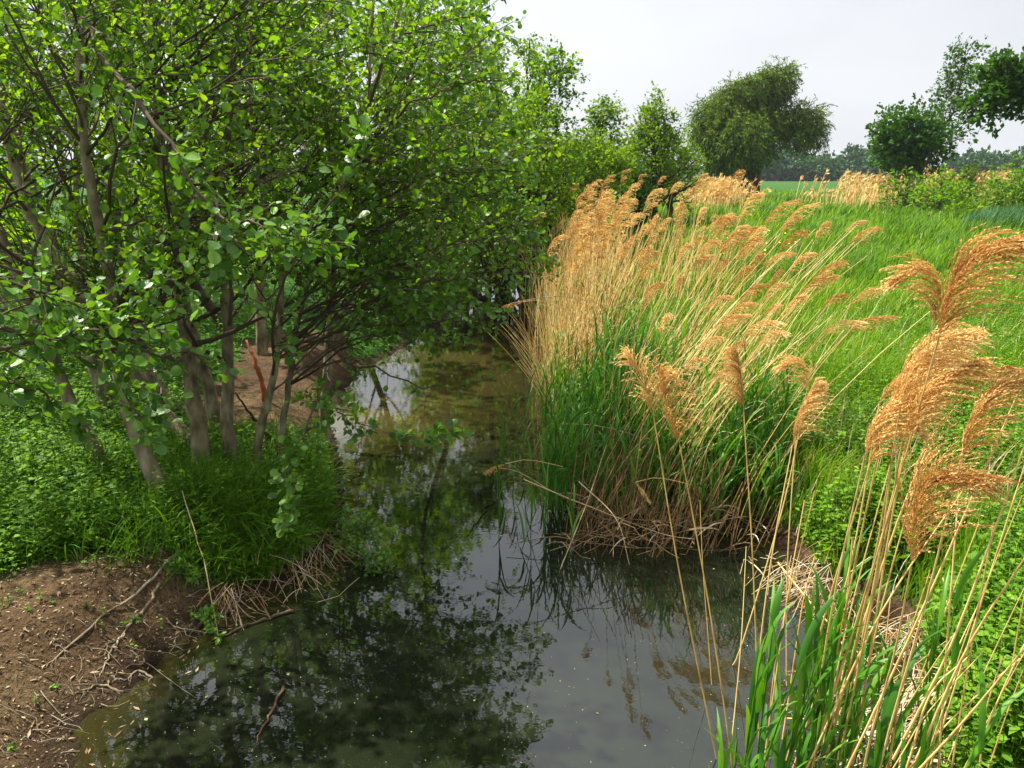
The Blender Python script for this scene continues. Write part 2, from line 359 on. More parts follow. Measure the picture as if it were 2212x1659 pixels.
# ------------------------------------------------------------------ water
wm = MB(); wx = np.linspace(-9, 9, 120); wy = np.linspace(-4, 24, 160); WX, WY = np.meshgrid(wx, wy)
ii, jj = np.meshgrid(np.arange(len(wy) - 1), np.arange(len(wx) - 1), indexing='ij'); b = ii * len(wx) + jj
_c = G(840, 880); _c2 = G(980, 780)
SILT = .9 * np.exp(-((WX - _c[0]) / 1.3)**2 - ((WY - _c[1]) / 1.6)**2) + .6 * np.exp(-((WX - _c2[0]) / 1.2)**2 - ((WY - _c2[1]) / 2.2)**2) + .35 * smooth(1 + wdist(WX, WY) / .35) + .04
wm.add(np.stack([WX, WY, WX * 0], -1), [np.stack([b, b + 1, b + len(wx) + 1, b + len(wx)], -1).reshape(-1, 4)], SILT.ravel())
M_WATER = bpy.data.materials.new("murky_water"); M_WATER.use_nodes = True
nt = M_WATER.node_tree; N = nt.nodes; L = nt.links; pb = N["Principled BSDF"]
tc = N.new("ShaderNodeTexCoord"); at = N.new("ShaderNodeAttribute"); at.attribute_name = "v"
dpt = ramp(at.outputs["Fac"], [(0.0, (.0085, .0125, .0065)), (.35, (.022, .019, .006)), (1, (.055, .046, .013))])
n1 = noise(.8, 3); nr = ramp(n1.outputs[0], [(.3, (.85, .85, .85)), (.7, (1.15, 1.12, 1.08))])
mu = N.new("ShaderNodeMix"); mu.data_type = 'RGBA'; mu.blend_type = 'MULTIPLY'; mu.inputs[0].default_value = 1
L.new(dpt.outputs[0], mu.inputs[6]); L.new(nr.outputs[0], mu.inputs[7]); L.new(mu.outputs[2], pb.inputs["Base Color"])
pb.inputs["Roughness"].default_value = .015; pb.inputs["IOR"].default_value = 1.68; pb.inputs["Specular IOR Level"].default_value = .5
nw = noise(7, 2, .5); nw2 = noise(28, 2, .5)
bp = N.new("ShaderNodeBump"); bp.inputs["Strength"].default_value = .02; bp.inputs["Distance"].default_value = .02; L.new(nw.outputs[0], bp.inputs["Height"])
bp2 = N.new("ShaderNodeBump"); bp2.inputs["Strength"].default_value = .02; bp2.inputs["Distance"].default_value = .006; L.new(nw2.outputs[0], bp2.inputs["Height"]); L.new(bp.outputs[0], bp2.inputs["Normal"])
L.new(bp2.outputs[0], pb.inputs["Normal"])
tag(wm.build("water", M_WATER), kind="structure")

# ------------------------------------------------------------------ alders beside the stream
def over_stream(p):
    """leaves stay out of the open air that the crowns leave free over the stream and the meadow"""
    x, y, z = p[:, 0], p[:, 1], p[:, 2]
    wob = wave(y, z, 1.6, 4) * .35 + wave(x + y, z, 5, 1) * .12
    lim = np.interp(z, [0.3, 1.0, 1.6, 2.4, 3.0, 4.2, 5.5, 8], [-1.5, -.9, .1, .62, .55, -.1, -.35, -.9]) + wob + np.clip(y - 8, 0, 9) * .10
    return (x < lim) & (z > 0.25) & (y > 2.6)

def under(p):  # trunks show under the crowns
    x, y, z = p[:, 0], p[:, 1], p[:, 2]
    dist_ok = np.hypot(x, y) > 3.3
    low = z > np.interp(x, [-4.5, -3.0, -2, -1.2, -.4], [1.7, 1.9, 2.0, 1.7, 1.2]) + wave(x, y, 2.2) * .35
    return over_stream(p) & dist_ok & (low | (R.random(len(p)) < .05))

def alder(label, path, r0, n_limb, Lb, targets=(), leaf=.054, mat_leaf=M_LEAF, tpl=LEAF, zmin=.28, nb=7, ntw=5, per=7, keep=under, wood=M_BARK, bias=None, sides=12, dens=.46, group="alders beside the stream", name="alder_tree"):
    r0 *= .84; P = spline(path, 22); base = P[0].copy()
    # fine crookedness and a flared foot
    P[1:] += R.normal(0, r0 * .10, P[1:].shape)
    t = np.linspace(0, 1, 22); rad = r0 * (1 - .72 * t) * (1 + .35 * np.exp(-t * 22)) * R.uniform(.94, 1.06, 22)
    root = empty(name, label, "tree", base, group)
    tm = MB(); P[0, 2] -= .12
    tubes(tm, P, rad, sides, a=R.uniform(.3, .7, (1, 22)))
    tm.build("trunk", wood, root, origin=base)
    limbs, lr = [], []
    if n_limb:
        C, RR = grow(P[None], rad[None], n_limb, (zmin, .98), Lb, 1.05, .05, .13, 10, .42, bias)
        limbs.append(C); lr.append(RR)
    for tg in targets:
        tg = np.asarray(tg, float)
        # spring from the trunk below the target
        k = int(np.clip(np.argmin(np.abs(P[:, 2] - (tg[2] - .35 * np.hypot(*(tg - P[10])[:2]) - .2))), 4, 19))
        s = P[k]; mid = s * .5 + tg * .5 + np.array([0, 0, .10 * np.linalg.norm(tg - s)]) + R.normal(0, .12, 3)
        q = spline([s, mid, tg], 10); q[1:] += R.normal(0, .03, q[1:].shape)
        limbs.append(q[None]); lr.append((rad[k] * .38 * np.linspace(1, .18, 10))[None])
    Lm = np.concatenate(limbs); Lr = np.clip(np.concatenate(lr), .004, None)
    m = keep(Lm[:, -1]); m |= np.arange(len(Lm)) >= (n_limb or 0); Lm, Lr = Lm[m], Lr[m]
    bm = MB(); tubes(bm, Lm, Lr, 6, a=R.random(len(Lm)))
    B, BR = grow(Lm, Lr, nb, (.25, 1.0), Lb * .42, .8, .02, .12, 7, .55)
    m = keep(B[:, -1]); B, BR = B[m], BR[m]; BR = np.clip(BR, .003, None)
    tubes(bm, B, BR, 4, a=R.random(len(B)))
    T, TR = grow(B, BR, ntw, (.2, 1.0), Lb * .20, .75, .03, .12, 5, .6)
    m = keep(T[:, -1]) & (R.random(len(T)) < dens); T, TR = T[m], TR[m]
    tubes(bm, T, np.clip(TR, .0018, None), 3, a=R.random(len(T)))
    bm.build("branches", M_TWIG, root, origin=base)
    lm = MB(); scatter_leaves(lm, tpl, T, per, leaf, keep=keep); scatter_leaves(lm, tpl, B, 4, leaf, keep=keep)
    lm.build("crown", mat_leaf, root, origin=base)
    print("tree", label[:40], len(T) * per)
    return root

def tp(pts, ys):    # trunk path from picture columns at their own depths
    return [D(x, y, d) for (x, y), d in zip(pts, ys)]
def base_at(px, py):
    p = G(px, py, .45); p[2] = float(height(p[0], p[1])); return p

def tg(n, xr, yr, dr):
    return [D(R.uniform(*xr), R.uniform(*yr), R.uniform(*dr)) for _ in range(n)]

TB = []
b1 = base_at(235, 1035); b2 = base_at(365, 1085); b3 = base_at(440, 1020); b4 = base_at(500, 1005); b5 = base_at(548, 1010); b6 = base_at(598, 985); b7 = base_at(695, 885)
alder("slender grey alder leaning far outward at the left end of the row, leafless low trunk", [b1, D(150, 860, b1[1] + .1), D(60, 640, b1[1] + .2), D(-30, 430, b1[1] + .3), D(-120, 150, b1[1] + .4), D(-160, -300, b1[1] + .5)],
      .072, 16, 1.9, tg(6, (0, 330), (0, 500), (5.5, 8)))
alder("curved alder trunk with the lowest foot in the grass, second from the left", [b2, D(300, 950, b2[1] + .05), D(258, 800, b2[1] + .1), D(240, 620, b2[1] + .15), D(205, 440, b2[1] + .2), D(176, 280, b2[1] + .2), D(178, 60, b2[1] + .2), D(190, -500, b2[1] + .4)],
      .078, 20, 1.9, tg(14, (60, 700), (-100, 600), (4.8, 7)), bias=np.array([.3, -.1, 0]))
alder("stoutest upright grey alder trunk standing in the bank grass", [b3, D(425, 900, b3[1] + .05), D(402, 740, b3[1] + .1), D(378, 520, b3[1] + .2), D(342, 260, b3[1] + .3), D(325, 30, b3[1] + .4), D(300, -600, b3[1] + .5)],
      .092, 24, 2.0, tg(15, (250, 900), (-150, 560), (5.5, 8.5)), bias=np.array([.5, -.1, 0]))
alder("upright alder trunk close beside the stoutest one, half hidden behind it", [b4, D(490, 880, b4[1] + .1), D(490, 680, b4[1] + .2), D(478, 450, b4[1] + .4), D(500, 200, b4[1] + .6), D(520, -400, b4[1] + .8)],
      .075, 16, 1.9, tg(16, (500, 1000), (-100, 600), (6.5, 9.5)), bias=np.array([.5, 0, 0]))
alder("thin forked alder stem leaning toward the stream with a low side stem", [b5, D(562, 930, b5[1] + .05), D(583, 850, b5[1] + .1), D(600, 740, b5[1] + .1), D(607, 600, b5[1] + .2), D(560, 380, b5[1] + .4), D(540, 150, b5[1] + .6), D(560, -300, b5[1] + .8)],
      .048, 9, 1.8, tg(15, (640, 1120), (40, 640), (5.8, 8.5)), bias=np.array([.6, -.2, 0]), nb=8)
alder("thin alder stem at the water whose limbs reach out across the stream", [b6, D(612, 900, b6[1] + .02), D(630, 800, b6[1] + .05), D(640, 700, b6[1] + .1), D(700, 520, b6[1] + .2), D(790, 300, b6[1] + .4), D(800, 100, b6[1] + .5), D(820, -200, b6[1] + .6)],
      .042, 8, 1.7, tg(18, (750, 1150), (120, 700), (6.2, 9.0)), bias=np.array([.7, -.2, 0]), nb=8)
alder("grey alder stem on the mud point beyond the two thin stems", [b7, D(708, 780, b7[1]), D(716, 660, b7[1] + .1), D(725, 500, b7[1] + .2), D(760, 300, b7[1] + .4), D(850, 80, b7[1] + .5), D(900, -200, b7[1] + .6)],
      .062, 8, 1.9, tg(15, (780, 1160), (60, 640), (7.5, 11)), bias=np.array([.6, 0, 0]), nb=8)
# stems further back
back = [("dark alder trunk rising steeply behind the curved alder", [(440, 985, 0), (330, 860, .3), (190, 650, .4), (70, 470, .5), (10, 250, .6), (-20, -200, .8)], .085),
        ("dark thick alder trunk leaning outward behind the row of trunks", [(250, 900, 0), (150, 650, .2), (90, 470, .3), (20, 280, .4), (-60, 50, .5), (-100, -300, .7)], .10),
        ("straight thin alder stem between the curved trunk and the stout one, further back", [(215, 830, 0), (190, 640, .1), (168, 500, .2), (165, 330, .3), (160, 60, .4), (150, -300, .4)], .06),
        ("straight slim alder far behind the forked stems", [(565, 760, 0), (560, 560, .1), (575, 350, .2), (530, 120, .2), (520, -200, .3)], .09),
        ("paired alder stem behind the upright trunks", [(475, 930, 0), (440, 800, .1), (395, 640, .2), (370, 420, .3), (262, 190, .4), (235, -150, .4)], .085),
        ("sloping alder trunk crossing low behind the stout one", [(400, 900, 0), (320, 800, .2), (265, 560, .4), (240, 300, .5), (228, 60, .5), (225, -250, .5)], .08)]
for lab, pts, r in back:
    bb = base_at(*pts[0][:2])
    alder(lab, [bb] + [D(x, y, bb[1] + dd) for x, y, dd in pts[1:]], r, 16, 2.2, leaf=.07, tpl=SLEAF, mat_leaf=M_LEAFB, nb=6, ntw=4, per=6, wood=M_BARK, sides=8)

# long sprays that hang in front of the trunks, each from an alder outside the frame or from the bank
def spray(label, path, r, nb, Lb, per=8, leaf=.066, group="leafy alder sprays"):
    P = spline(path, 16); P[1:] += R.normal(0, .015, P[1:].shape); base = P[0].copy()
    root = empty("alder_branch", label, "branch", base, group)
    rad = r * np.linspace(1, .2, 16); wmx = MB(); tubes(wmx, P, rad, 6, a=.6)
    B, BR = grow(P[None], rad[None], nb, (.12, 1.0), Lb, .75, .0, .12, 6, .5); BR = np.clip(BR, .0022, None)
    ok = over_stream(B[:, -1]) | (R.random(len(B)) < .3); B, BR = B[ok], BR[ok]
    tubes(wmx, B, BR, 4, a=.6); wmx.build("stem", M_TWIG, root, origin=base)
    lm = MB(); scatter_leaves(lm, LEAF, B, per, leaf, .6); scatter_leaves(lm, LEAF, P[None, 8:], 12, leaf, .6)
    lm.build("leaves", M_LEAFN, root, origin=base)
spray("long leafy alder branch hanging low across the front of the left trunks", [D(-330, 640, 4.0), D(-60, 690, 4.2), D(200, 745, 4.3), D(450, 780, 4.5)], .022, 26, .42)
spray("leafy alder branch just above the long low one, ending before the stout trunk", [D(-300, 820, 3.9), D(-50, 760, 4.1), D(150, 720, 4.3), D(330, 700, 4.4)], .018, 22, .40)
spray("drooping alder spray between the curved trunk and the stout trunk", [D(60, 640, b1[1] + .2), D(130, 670, 5.2), D(230, 740, 4.5), D(290, 880, 4.4), D(330, 960, 4.4)], .012, 14, .30)
spray("large leaved alder spray high in front of the stout trunk", [D(178, 40, b2[1] + .2), D(230, 130, 5.2), D(300, 230, 4.6), D(390, 350, 4.4), D(480, 500, 4.3), D(560, 560, 4.3)], .018, 24, .38)
spray("bright alder spray stretching toward the middle of the crown", [D(355, 350, b3[1] + .25), D(400, 410, 5.6), D(470, 455, 4.7), D(570, 490, 4.4), D(700, 530, 4.4)], .014, 20, .36)
spray("pale leaved alder spray standing out at the crown centre", [D(589, 810, b5[1] + .1), D(590, 690, 5.6), D(630, 560, 4.9), D(720, 430, 4.7), D(800, 330, 4.7)], .014, 18, .36)
spray("alder spray drooping into the grass at the foot of the thin stems", [D(708, 780, b7[1]), D(690, 850, 6.0), D(660, 930, 5.4), D(630, 1010, 5.2), D(640, 1110, 5.0)], .009, 30, .26, 10, .060)
spray("alder spray reaching flat over the dark water from the mud point", [D(706, 800, b7[1]), D(715, 870, 6.2), D(770, 905, 5.6), D(860, 935, 5.4), D(965, 945, 5.3)], .007, 20, .22, 9, .062)
spray("long bare ended alder branch sweeping just above the water", [D(630, 800, b6[1] + .05), D(760, 780, 7.0), D(900, 830, 6.9), D(1010, 830, 6.9), D(1120, 790, 7.0)], .012, 16, .30, 6, .055)
spray("low alder branch spread over the stream below the main crown", [D(636, 740, b6[1] + .08), D(760, 735, 7.2), D(880, 700, 7.2), D(1080, 700, 7.4)], .012, 24, .45, 7, .058)
spray("alder branch tip pointing at the reeds from the crown edge", [D(690, 560, b6[1] + .2), D(800, 590, 6.8), D(900, 560, 7.1), D(1010, 500, 7.1), D(1150, 440, 7.1)], .012, 22, .42, 7, .062)
spray("single alder twig sticking out against the sky at the crown top", [D(799, 220, b6[1] + .45), D(900, 160, 7.2), D(1000, 120, 7.2), D(1080, 60, 7.2), D(1140, 35, 7.2)], .009, 12, .30, 6, .066)

for i, (lab, pts) in enumerate([("leafy limb of the crown edge reaching over the stream toward the dense reeds", [(700, 520), (860, 470), (1010, 420), (1140, 400)]), ("limb just under the one that reaches toward the dense reeds", [(720, 620), (880, 560), (1010, 520), (1160, 500)]),
        ("limb drooping over the stream bend, tip close to the fallen pale reed", [(720, 640), (880, 620), (1000, 600), (1110, 590)]), ("leafy limb hanging lowest over the bend", [(740, 700), (850, 660), (960, 650), (1080, 660)]),
        ("limb of the crown edge against the sunlit saplings", [(760, 430), (880, 360), (1000, 310), (1090, 290)]), ("upper limb of the crown edge against the pale topped tree", [(760, 300), (880, 230), (990, 180), (1060, 170)]),
        ("top limb of the crown edge, leaves dark against the sky", [(740, 180), (850, 90), (960, 50), (1050, 20)]), ("bushy inner limb over the olive water", [(640, 700), (740, 660), (850, 690), (940, 740)]),
        ("inner limb hanging before the sunlit cove", [(560, 560), (650, 600), (760, 600), (860, 590)]), ("broad limb at half height of the crown edge", [(700, 400), (830, 400), (960, 380), (1080, 350)])]):
    dd = 7.2 + .5 * math.sin(i * 2.1)
    T6 = [(630, 800), (640, 700), (700, 520), (790, 300), (800, 100)]; y0_ = pts[0][1]
    tx = float(np.interp(y0_ + 60, [q[1] for q in T6[::-1]], [q[0] for q in T6[::-1]]))
    spray(lab, [D(tx, y0_ + 60, b6[1] + float(np.interp(y0_ + 60, [100, 300, 520, 700, 800], [.5, .4, .2, .1, .05])))] + [D(x, y, dd + .1 * j) for j, (x, y) in enumerate(pts[1:])], .014, 26, .55, 8, .056)
# unseen alder added outside the frame to throw shade on the bare bank
alder("alder at the picture's edge whose crown shades the bare bank", [np.array([-4.7, 1.4, .5]), np.array([-4.6, 1.4, 2.2]), np.array([-4.4, 1.3, 4.2]), np.array([-4.3, 1.2, 7.0])], .10, 32, 2.8, mat_leaf=M_LEAF, tpl=SLEAF, zmin=.4, dens=1.1, nb=8,
      keep=lambda p: (p[:, 2] > 2.0) & (p[:, 0] < -1.5) & (p[:, 1] < 6) & ~((p[:, 1] > 1.0) & (np.abs(p[:, 0]) < p[:, 1] * .72 - .3)), name="alder_tree")
spray("large leaved spray crossing the curved trunk at mid height", [D(248, 720, b2[1] + .12), D(300, 640, 5.2), D(360, 600, 4.7), D(450, 640, 4.5)], .012, 20, .34)
spray("large leaved spray low before the stout trunk", [D(404, 760, b3[1] + .1), D(370, 800, 5.6), D(330, 870, 4.8), D(300, 900, 4.6)], .010, 18, .30)
spray("large leaved spray at the picture edge above the shaded herbs", [D(-200, 760, 4.2), D(-40, 820, 4.4), D(80, 850, 4.5), D(150, 900, 4.5)], .014, 20, .34)
spray("spray of large leaves between the low front branches", [D(-200, 520, 4.0), D(0, 600, 4.3), D(150, 650, 4.4), D(260, 680, 4.5)], .014, 22, .36)
# thicket behind: more alders and willows of the wood, sun brightness put into their leaf colour
def wood_keep(p):
    x, y, z = p[:, 0], p[:, 1], p[:, 2]
    col = 1106 + (x / y) * 800 * 2.16
    return (z > .5) & (col < np.interp(y, [9, 14, 20, 28], [860, 950, 1040, 1110]) + wave(z, y, 1.5) * 25)
kinds = ["broad leafy alder deep in the thicket", "round crowned alder filling the thicket", "tall alder standing behind the front row"]
spots = [(-1.5, 15, 6.2), (-4.5, 12.5, 4.6), (-7.5, 11, 4.6), (-3.3, 17, 7), (-7, 16, 6), (-11, 14, 6), (-5.5, 22, 8), (-10.5, 20, 8), (-1.2, 21, 7.6), (-9, 9, 4.6), (-15, 19, 8), (-2.5, 28, 9), (-9, 28, 9)]
for k, (x, y, h) in enumerate(spots):
    z0 = float(height(x, y)); bb = np.array([x, y, z0])
    alder(["alder in the thicket behind the row, the one closest to the cove", "low alder in the thicket behind the forked stems", "alder in the thicket behind the leaning trunk at the picture edge",
           "tall alder in the second rank of the thicket, over the cove", "alder in the second rank behind the stout trunk", "alder in the second rank at the left picture edge",
           "alder of the third rank showing bright between the trunks", "alder of the third rank behind the curved trunk", "alder over the stream bend behind the main crown",
           "alder just outside the leaning trunk, sunlit leaves filling the gaps", "alder of the rear rank at the left edge of the wood", "alder closing the view above the stream bend", "rearmost alder of the wood behind the trunks"][k],
          [bb, bb + [R.normal(0, .3), .1, h * .33], bb + [R.normal(0, .5), .2, h * .66], bb + [R.normal(0, .6), .2, h]], .09, 26, h * .36, leaf=.10 + y * .003, mat_leaf=M_LEAFB, tpl=SLEAF,
          zmin=.06, nb=7, ntw=5, per=6, keep=wood_keep, wood=M_DBARK, sides=7, dens=.8, group="alders of the thicket")

# trees along the far bank
def tree(name, label, cat, base, h, spread, r0, leafsize, mleaf, tpl=SLEAF, nl=26, nb=6, ntw=5, per=7, lean=0.0, zmin=.12, droop=.02, shape=None, wood=M_DBARK, flat=.6, keep=None, up=.08, ang=1.0, group=None):
    base = np.array(base, float); root = empty(name, label, cat, base, group)
    P = spline([base, base + [lean * .3, 0, h * .33], base + [lean * .6 + R.normal(0, .02 * h), 0, h * .66], base + [lean, 0, h]], 16)
    P[1:] += R.normal(0, .008 * h, P[1:].shape)
    rad = r0 * np.linspace(1, .12, 16); tm = MB(); tubes(tm, P, rad, 8, a=.5); tm.build("trunk", wood, root, origin=base)
    Lm, Lr = grow(P[None], rad[None], nl, (zmin, .99), spread, ang, up, .12, 8, .4)
    if shape is not None:
        t = (Lm[:, 0, 2] - base[2]) / h; f = shape(np.clip(t, 0, 1)); Lm = Lm[:, :1] + (Lm - Lm[:, :1]) * f[:, None, None]
    bm = MB(); tubes(bm, Lm, Lr, 4, a=.5)
    B, BR = grow(Lm, Lr, nb, (.2, 1), spread * .42, .8, droop, .14, 6, .55); tubes(bm, B, BR, 3, a=.5)
    T, TR = grow(B, BR, ntw, (.15, 1), spread * .2, .8, droop, .15, 4, .6)
    if keep is not None:
        m = keep(T[:, -1]); T, TR = T[m], TR[m]
    tubes(bm, T, TR, 3, a=.5); bm.build("branches", wood, root, origin=base)
    lm = MB(); scatter_leaves(lm, tpl, T, per, leafsize, flat); scatter_leaves(lm, tpl, B, 3, leafsize, flat)
    lm.build("crown", mleaf, root, origin=base); return root
def on(px, y, z=None):
    p = D(px, 400, y); return np.array([p[0], y, float(height(p[0], y)) if z is None else z])
def ht(py, y): return D(1106, py, y)[2]
GB = "trees along the far bank"
cone = lambda t: .16 + .95 * (1 - t)**.9
def bank_tree(px, py, y, spread, label, mleaf, n=28, leaf=.13, sh=cone, **k):
    b = on(px, y); py += 22; return tree("bank_tree", label, "tree", b, ht(py, y) - b[2], spread * .85, .05 + .003 * y, leaf * .95, mleaf, nl=n, shape=sh, group=GB, per=5, ntw=4, **k)
bank_tree(1070, 75, 20, 2.0, "airy pale topped tree rising just beside the front alder crown", M_SAP, 30, .11)
bank_tree(1140, 62, 23, 1.9, "tall thin topped alder with bare upper twigs above the stream bend", M_SAP, 30, .10)
bank_tree(1190, 128, 21, 2.4, "darker alder with long side limb pointing over the meadow", M_LEAF, 44, .12)
bank_tree(1130, 250, 18, 2.2, "dense low alder under the tall thin topped one", M_SAP, 40, .11, sh=lambda t: 1 - .4 * t)
bank_tree(1235, 300, 24, 2.0, "rounded green tree behind the tallest reeds", M_SAP, 36, .13, sh=lambda t: 1 - .4 * t)
bank_tree(1300, 215, 29, 2.0, "slim sapling with wispy top between the darker alder and the paler sapling", M_SAP, 34, .12)
bank_tree(1285, 330, 26, 2.4, "bushy tree at the foot of the slim wispy sapling", M_SAP, 36, .13, sh=lambda t: 1 - .3 * t)
bank_tree(1415, 218, 33, 2.5, "pale yellow green sapling of spreading habit, nearest the willow", M_SAP, 46, .13)
bank_tree(1450, 290, 36, 2.2, "low tree tucked against the pale spreading sapling", M_SAP, 34, .14, sh=lambda t: 1 - .4 * t)
bank_tree(1350, 300, 34, 2.4, "bushy tree in the gap between the two saplings", M_SAP, 34, .14, sh=lambda t: 1 - .3 * t)
bank_tree(1380, 350, 27, 1.0, "small dark evergreen looking bush behind the hooked plume", M_OAK, 30, .10, sh=lambda t: 1.2 - .6 * t)
bank_tree(940, 210, 25, 2.2, "tall alder closing the stream bend behind the crown", M_LEAF, 50, .14, sh=lambda t: 1 - .3 * t, zmin=.03)
bank_tree(1020, 230, 26, 2.2, "alder beyond the stream bend, next to the pale topped tree", M_LEAF, 50, .14, sh=lambda t: 1 - .3 * t, zmin=.03)
bank_tree(1098, 330, 22, 2.0, "low dark tree right at the stream bend", M_LEAF, 44, .13, sh=lambda t: 1.1 - .3 * t, zmin=.02)
bank_tree(1085, 260, 27, 2.4, "tree behind the low dark one at the bend", M_LEAF, 44, .14, sh=lambda t: 1.1 - .3 * t, zmin=.02)
bank_tree(1050, 200, 16, 1.8, "leafy alder peeping out behind the front crown edge", M_LEAF, 36, .10)

# ------------------------------------------------------------------ willow on the meadow
def blob_tree(name, label, cat, base, trunk, r0, blobs, leafsize, mleaf, tpl, per_m3, limbs=True, wood=M_DBARK, hang=0.0, group=None, flat=.6, seglen=.6):
    """crown made of many hanging or spreading twigs around the ends of real limbs"""
    base = np.array(base, float); root = empty(name, label, cat, base, group)
    P = spline(trunk, 14); rad = r0 * np.linspace(1, .45, 14); tm = MB(); tubes(tm, P, rad, 10, a=R.uniform(.3, .7, (1, 14))); tm.build("trunk", wood, root, origin=base)
    bm, lm = MB(), MB()
    for c, rx, rz in blobs:
        c = np.array(c, float); s = P[-1] if c[2] > P[-1][2] else P[int(len(P) * .7)]
        q = spline([s, s * .45 + c * .55 + [0, 0, .12 * np.linalg.norm(c - s)], c], 10); q[1:] += R.normal(0, .07, q[1:].shape)
        tubes(bm, q, r0 * .38 * np.linspace(1, .25, 10), 6, a=.5)
        n = int(per_m3 * rx * rx * rz); u = nrm(R.normal(size=(n, 3))) * (R.random((n, 1))**.45)
        u *= 1 + .28 * wave(u[:, 0] * 3 + c[0], u[:, 2] * 3 + u[:, 1] * 2, 2.0)[:, None]
        st = c + u * [rx, rx, rz]; d = nrm(u + R.normal(0, .5, u.shape) + [0, 0, .1]); pts = [st]
        for k in range(4):
            d = nrm(d + [0, 0, -hang] + R.normal(0, .15, d.shape)); pts.append(pts[-1] + d * seglen / 4 * R.uniform(.6, 1.3, (n, 1)))
        T = np.stack(pts, 1); tubes(bm, T[::2], np.full((len(T[::2]), 5), .012) * (r0 / .5), 3, a=.5)
        scatter_leaves(lm, tpl, T, 9, leafsize, flat, .7)
        lim = max(6, n // 40); e = st[R.integers(0, n, lim)]
        tubes(bm, np.stack([c + (e - c) * f + [0, 0, .1 * math.sin(f * 3.1)] for f in np.linspace(0, 1, 5)], 1), np.tile(r0 * .1 * np.linspace(1, .3, 5), (lim, 1)), 4, a=.5)
    bm.build("branches", wood, root, origin=base); lm.build("crown", mleaf, root, origin=base); return root
WY_ = 62.0
wb = on(1622, WY_); W = lambda x, y, dy=0: D(x, y, WY_ + dy)
blob_tree("willow_tree", "big round olive green willow standing alone on the meadow", "tree", wb, [wb, W(1622, 360), W(1618, 330), W(1615, 300)], .75,
    [(W(1560, 285), 1.76, 1.52), (W(1545, 250), 1.52, 1.20), (W(1600, 250, 1), 1.92, 1.76), (W(1600, 300, -1.5), 1.92, 1.76), (W(1590, 345, 0), 1.52, 1.28), (W(1640, 205, 1), 1.60, 1.36), (W(1600, 200), 1.36, 0.96),
     (W(1685, 172), 1.04, 1.20), (W(1660, 185), 1.12, 1.12), (W(1700, 170, 1), 0.72, 0.80), (W(1655, 270), 1.60, 1.28), (W(1715, 255), 1.36, 1.04), (W(1745, 270), 1.20, 1.36), (W(1750, 300), 0.80, 0.88),
     (W(1720, 295, -1), 0.88, 0.72), (W(1525, 280), 1.04, 0.96), (W(1555, 330), 1.28, 1.28), (W(1650, 315), 0.96, 1.20), (W(1570, 200), 0.72, 0.48)],
    .30, M_WILLOW, NLEAF, 210, hang=.35, flat=.8, seglen=.9)

# ------------------------------------------------------------------ right hand hedge line
def bush(name, label, px, y, rx, rz, leaf, mleaf, dens=90, tpl=SLEAF, dz=0, group="bushes along the meadow edge"):
    b = on(px, y); c = b + [0, 0, rz * .8 + dz]
    return blob_tree(name, label, "bush", b, [b, b + [.02, 0, rz * .4], b + [.05, 0, rz * .6]], .08,
        [(c, rx, rz), (c + [rx * .6, .2, -rz * .3], rx * .6, rz * .6), (c + [-rx * .6, -.2, -rz * .35], rx * .6, rz * .6)], leaf, mleaf, tpl, dens, seglen=.35)
AY = 46.0
a0 = on(1972, AY); A = lambda x, y, dy=0: D(x, y, AY + dy)
tree("thin_alder", "thin see-through alder with a slanting top above the meadow bushes", "tree", a0, ht(128, AY) - a0[2], 2.7, .13, .18, M_OAK, nl=46, nb=5, ntw=3, per=4, lean=2.0, zmin=.3, shape=lambda t: .40 + .5 * (1 - t), wood=M_DBARK, up=.1)
blob_tree("round_maple", "round dense tree in front of the thin alder", "tree", on(1965, AY - 2), [on(1965, AY - 2), A(1962, 360, -2), A(1960, 330, -2)], .14,
    [(A(1945, 275, -2), 1.3, 1.0), (A(1975, 290, -2), 1.5, 1.2), (A(1940, 310, -2), 1.3, 1.0), (A(1990, 325, -2), 1.5, 1.0), (A(1925, 290, -2), .8, .7), (A(2030, 305, -2), .8, .6), (A(1960, 350, -2), 1.2, .8)],
    .22, M_OAK, SLEAF, 95)
OY = 30.0; O = lambda x, y, dy=0: D(x + 24, y, OY + dy)
ob = on(2330, OY)
blob_tree("leaning_oak", "old dark tree whose heavy limb arches in from the picture edge", "tree", ob, [ob, O(2320, 300), O(2290, 230), O(2230, 190)], .40,
    [(O(2135, 172), .55, .4), (O(2175, 155), .6, .4), (O(2215, 165), .7, .5), (O(2105, 200), .45, .35), (O(2090, 230), .42, .32), (O(2115, 250), .35, .25), (O(2155, 205), .55, .3), (O(2210, 205), .6, .35),
     (O(2212, 262), .25, .3), (O(2180, 200), .5, .3), (O(2130, 140), .35, .2), (O(2085, 250), .2, .3)], .20, M_OAK, SLEAF, 620)
for lab, px, y, rx, rz, lf, m in [("bright green mounded bush below the thin alder", 2035, 40, 1.35, 1.1, .16, M_LEAFB), ("olive bush left of the mounded one among dry reeds", 1950, 42, 1.0, 1.1, .16, M_LEAF),
        ("wide low bush between the pale reed patch and the picture edge", 2165, 40, 1.3, 1.1, .16, M_LEAF), ("bush at the picture edge under the arching limb", 2222, 38, 1.4, 1.6, .16, M_LEAF),
        ("low bush behind the pale reed patch", 2085, 46, 1.7, 1.2, .18, M_SAP), ("small bush at the end of the crop strip", 2100, 36, .9, .6, .14, M_SAP)]:
    bush("meadow_bush", lab, px, y, rx, rz, lf, m)

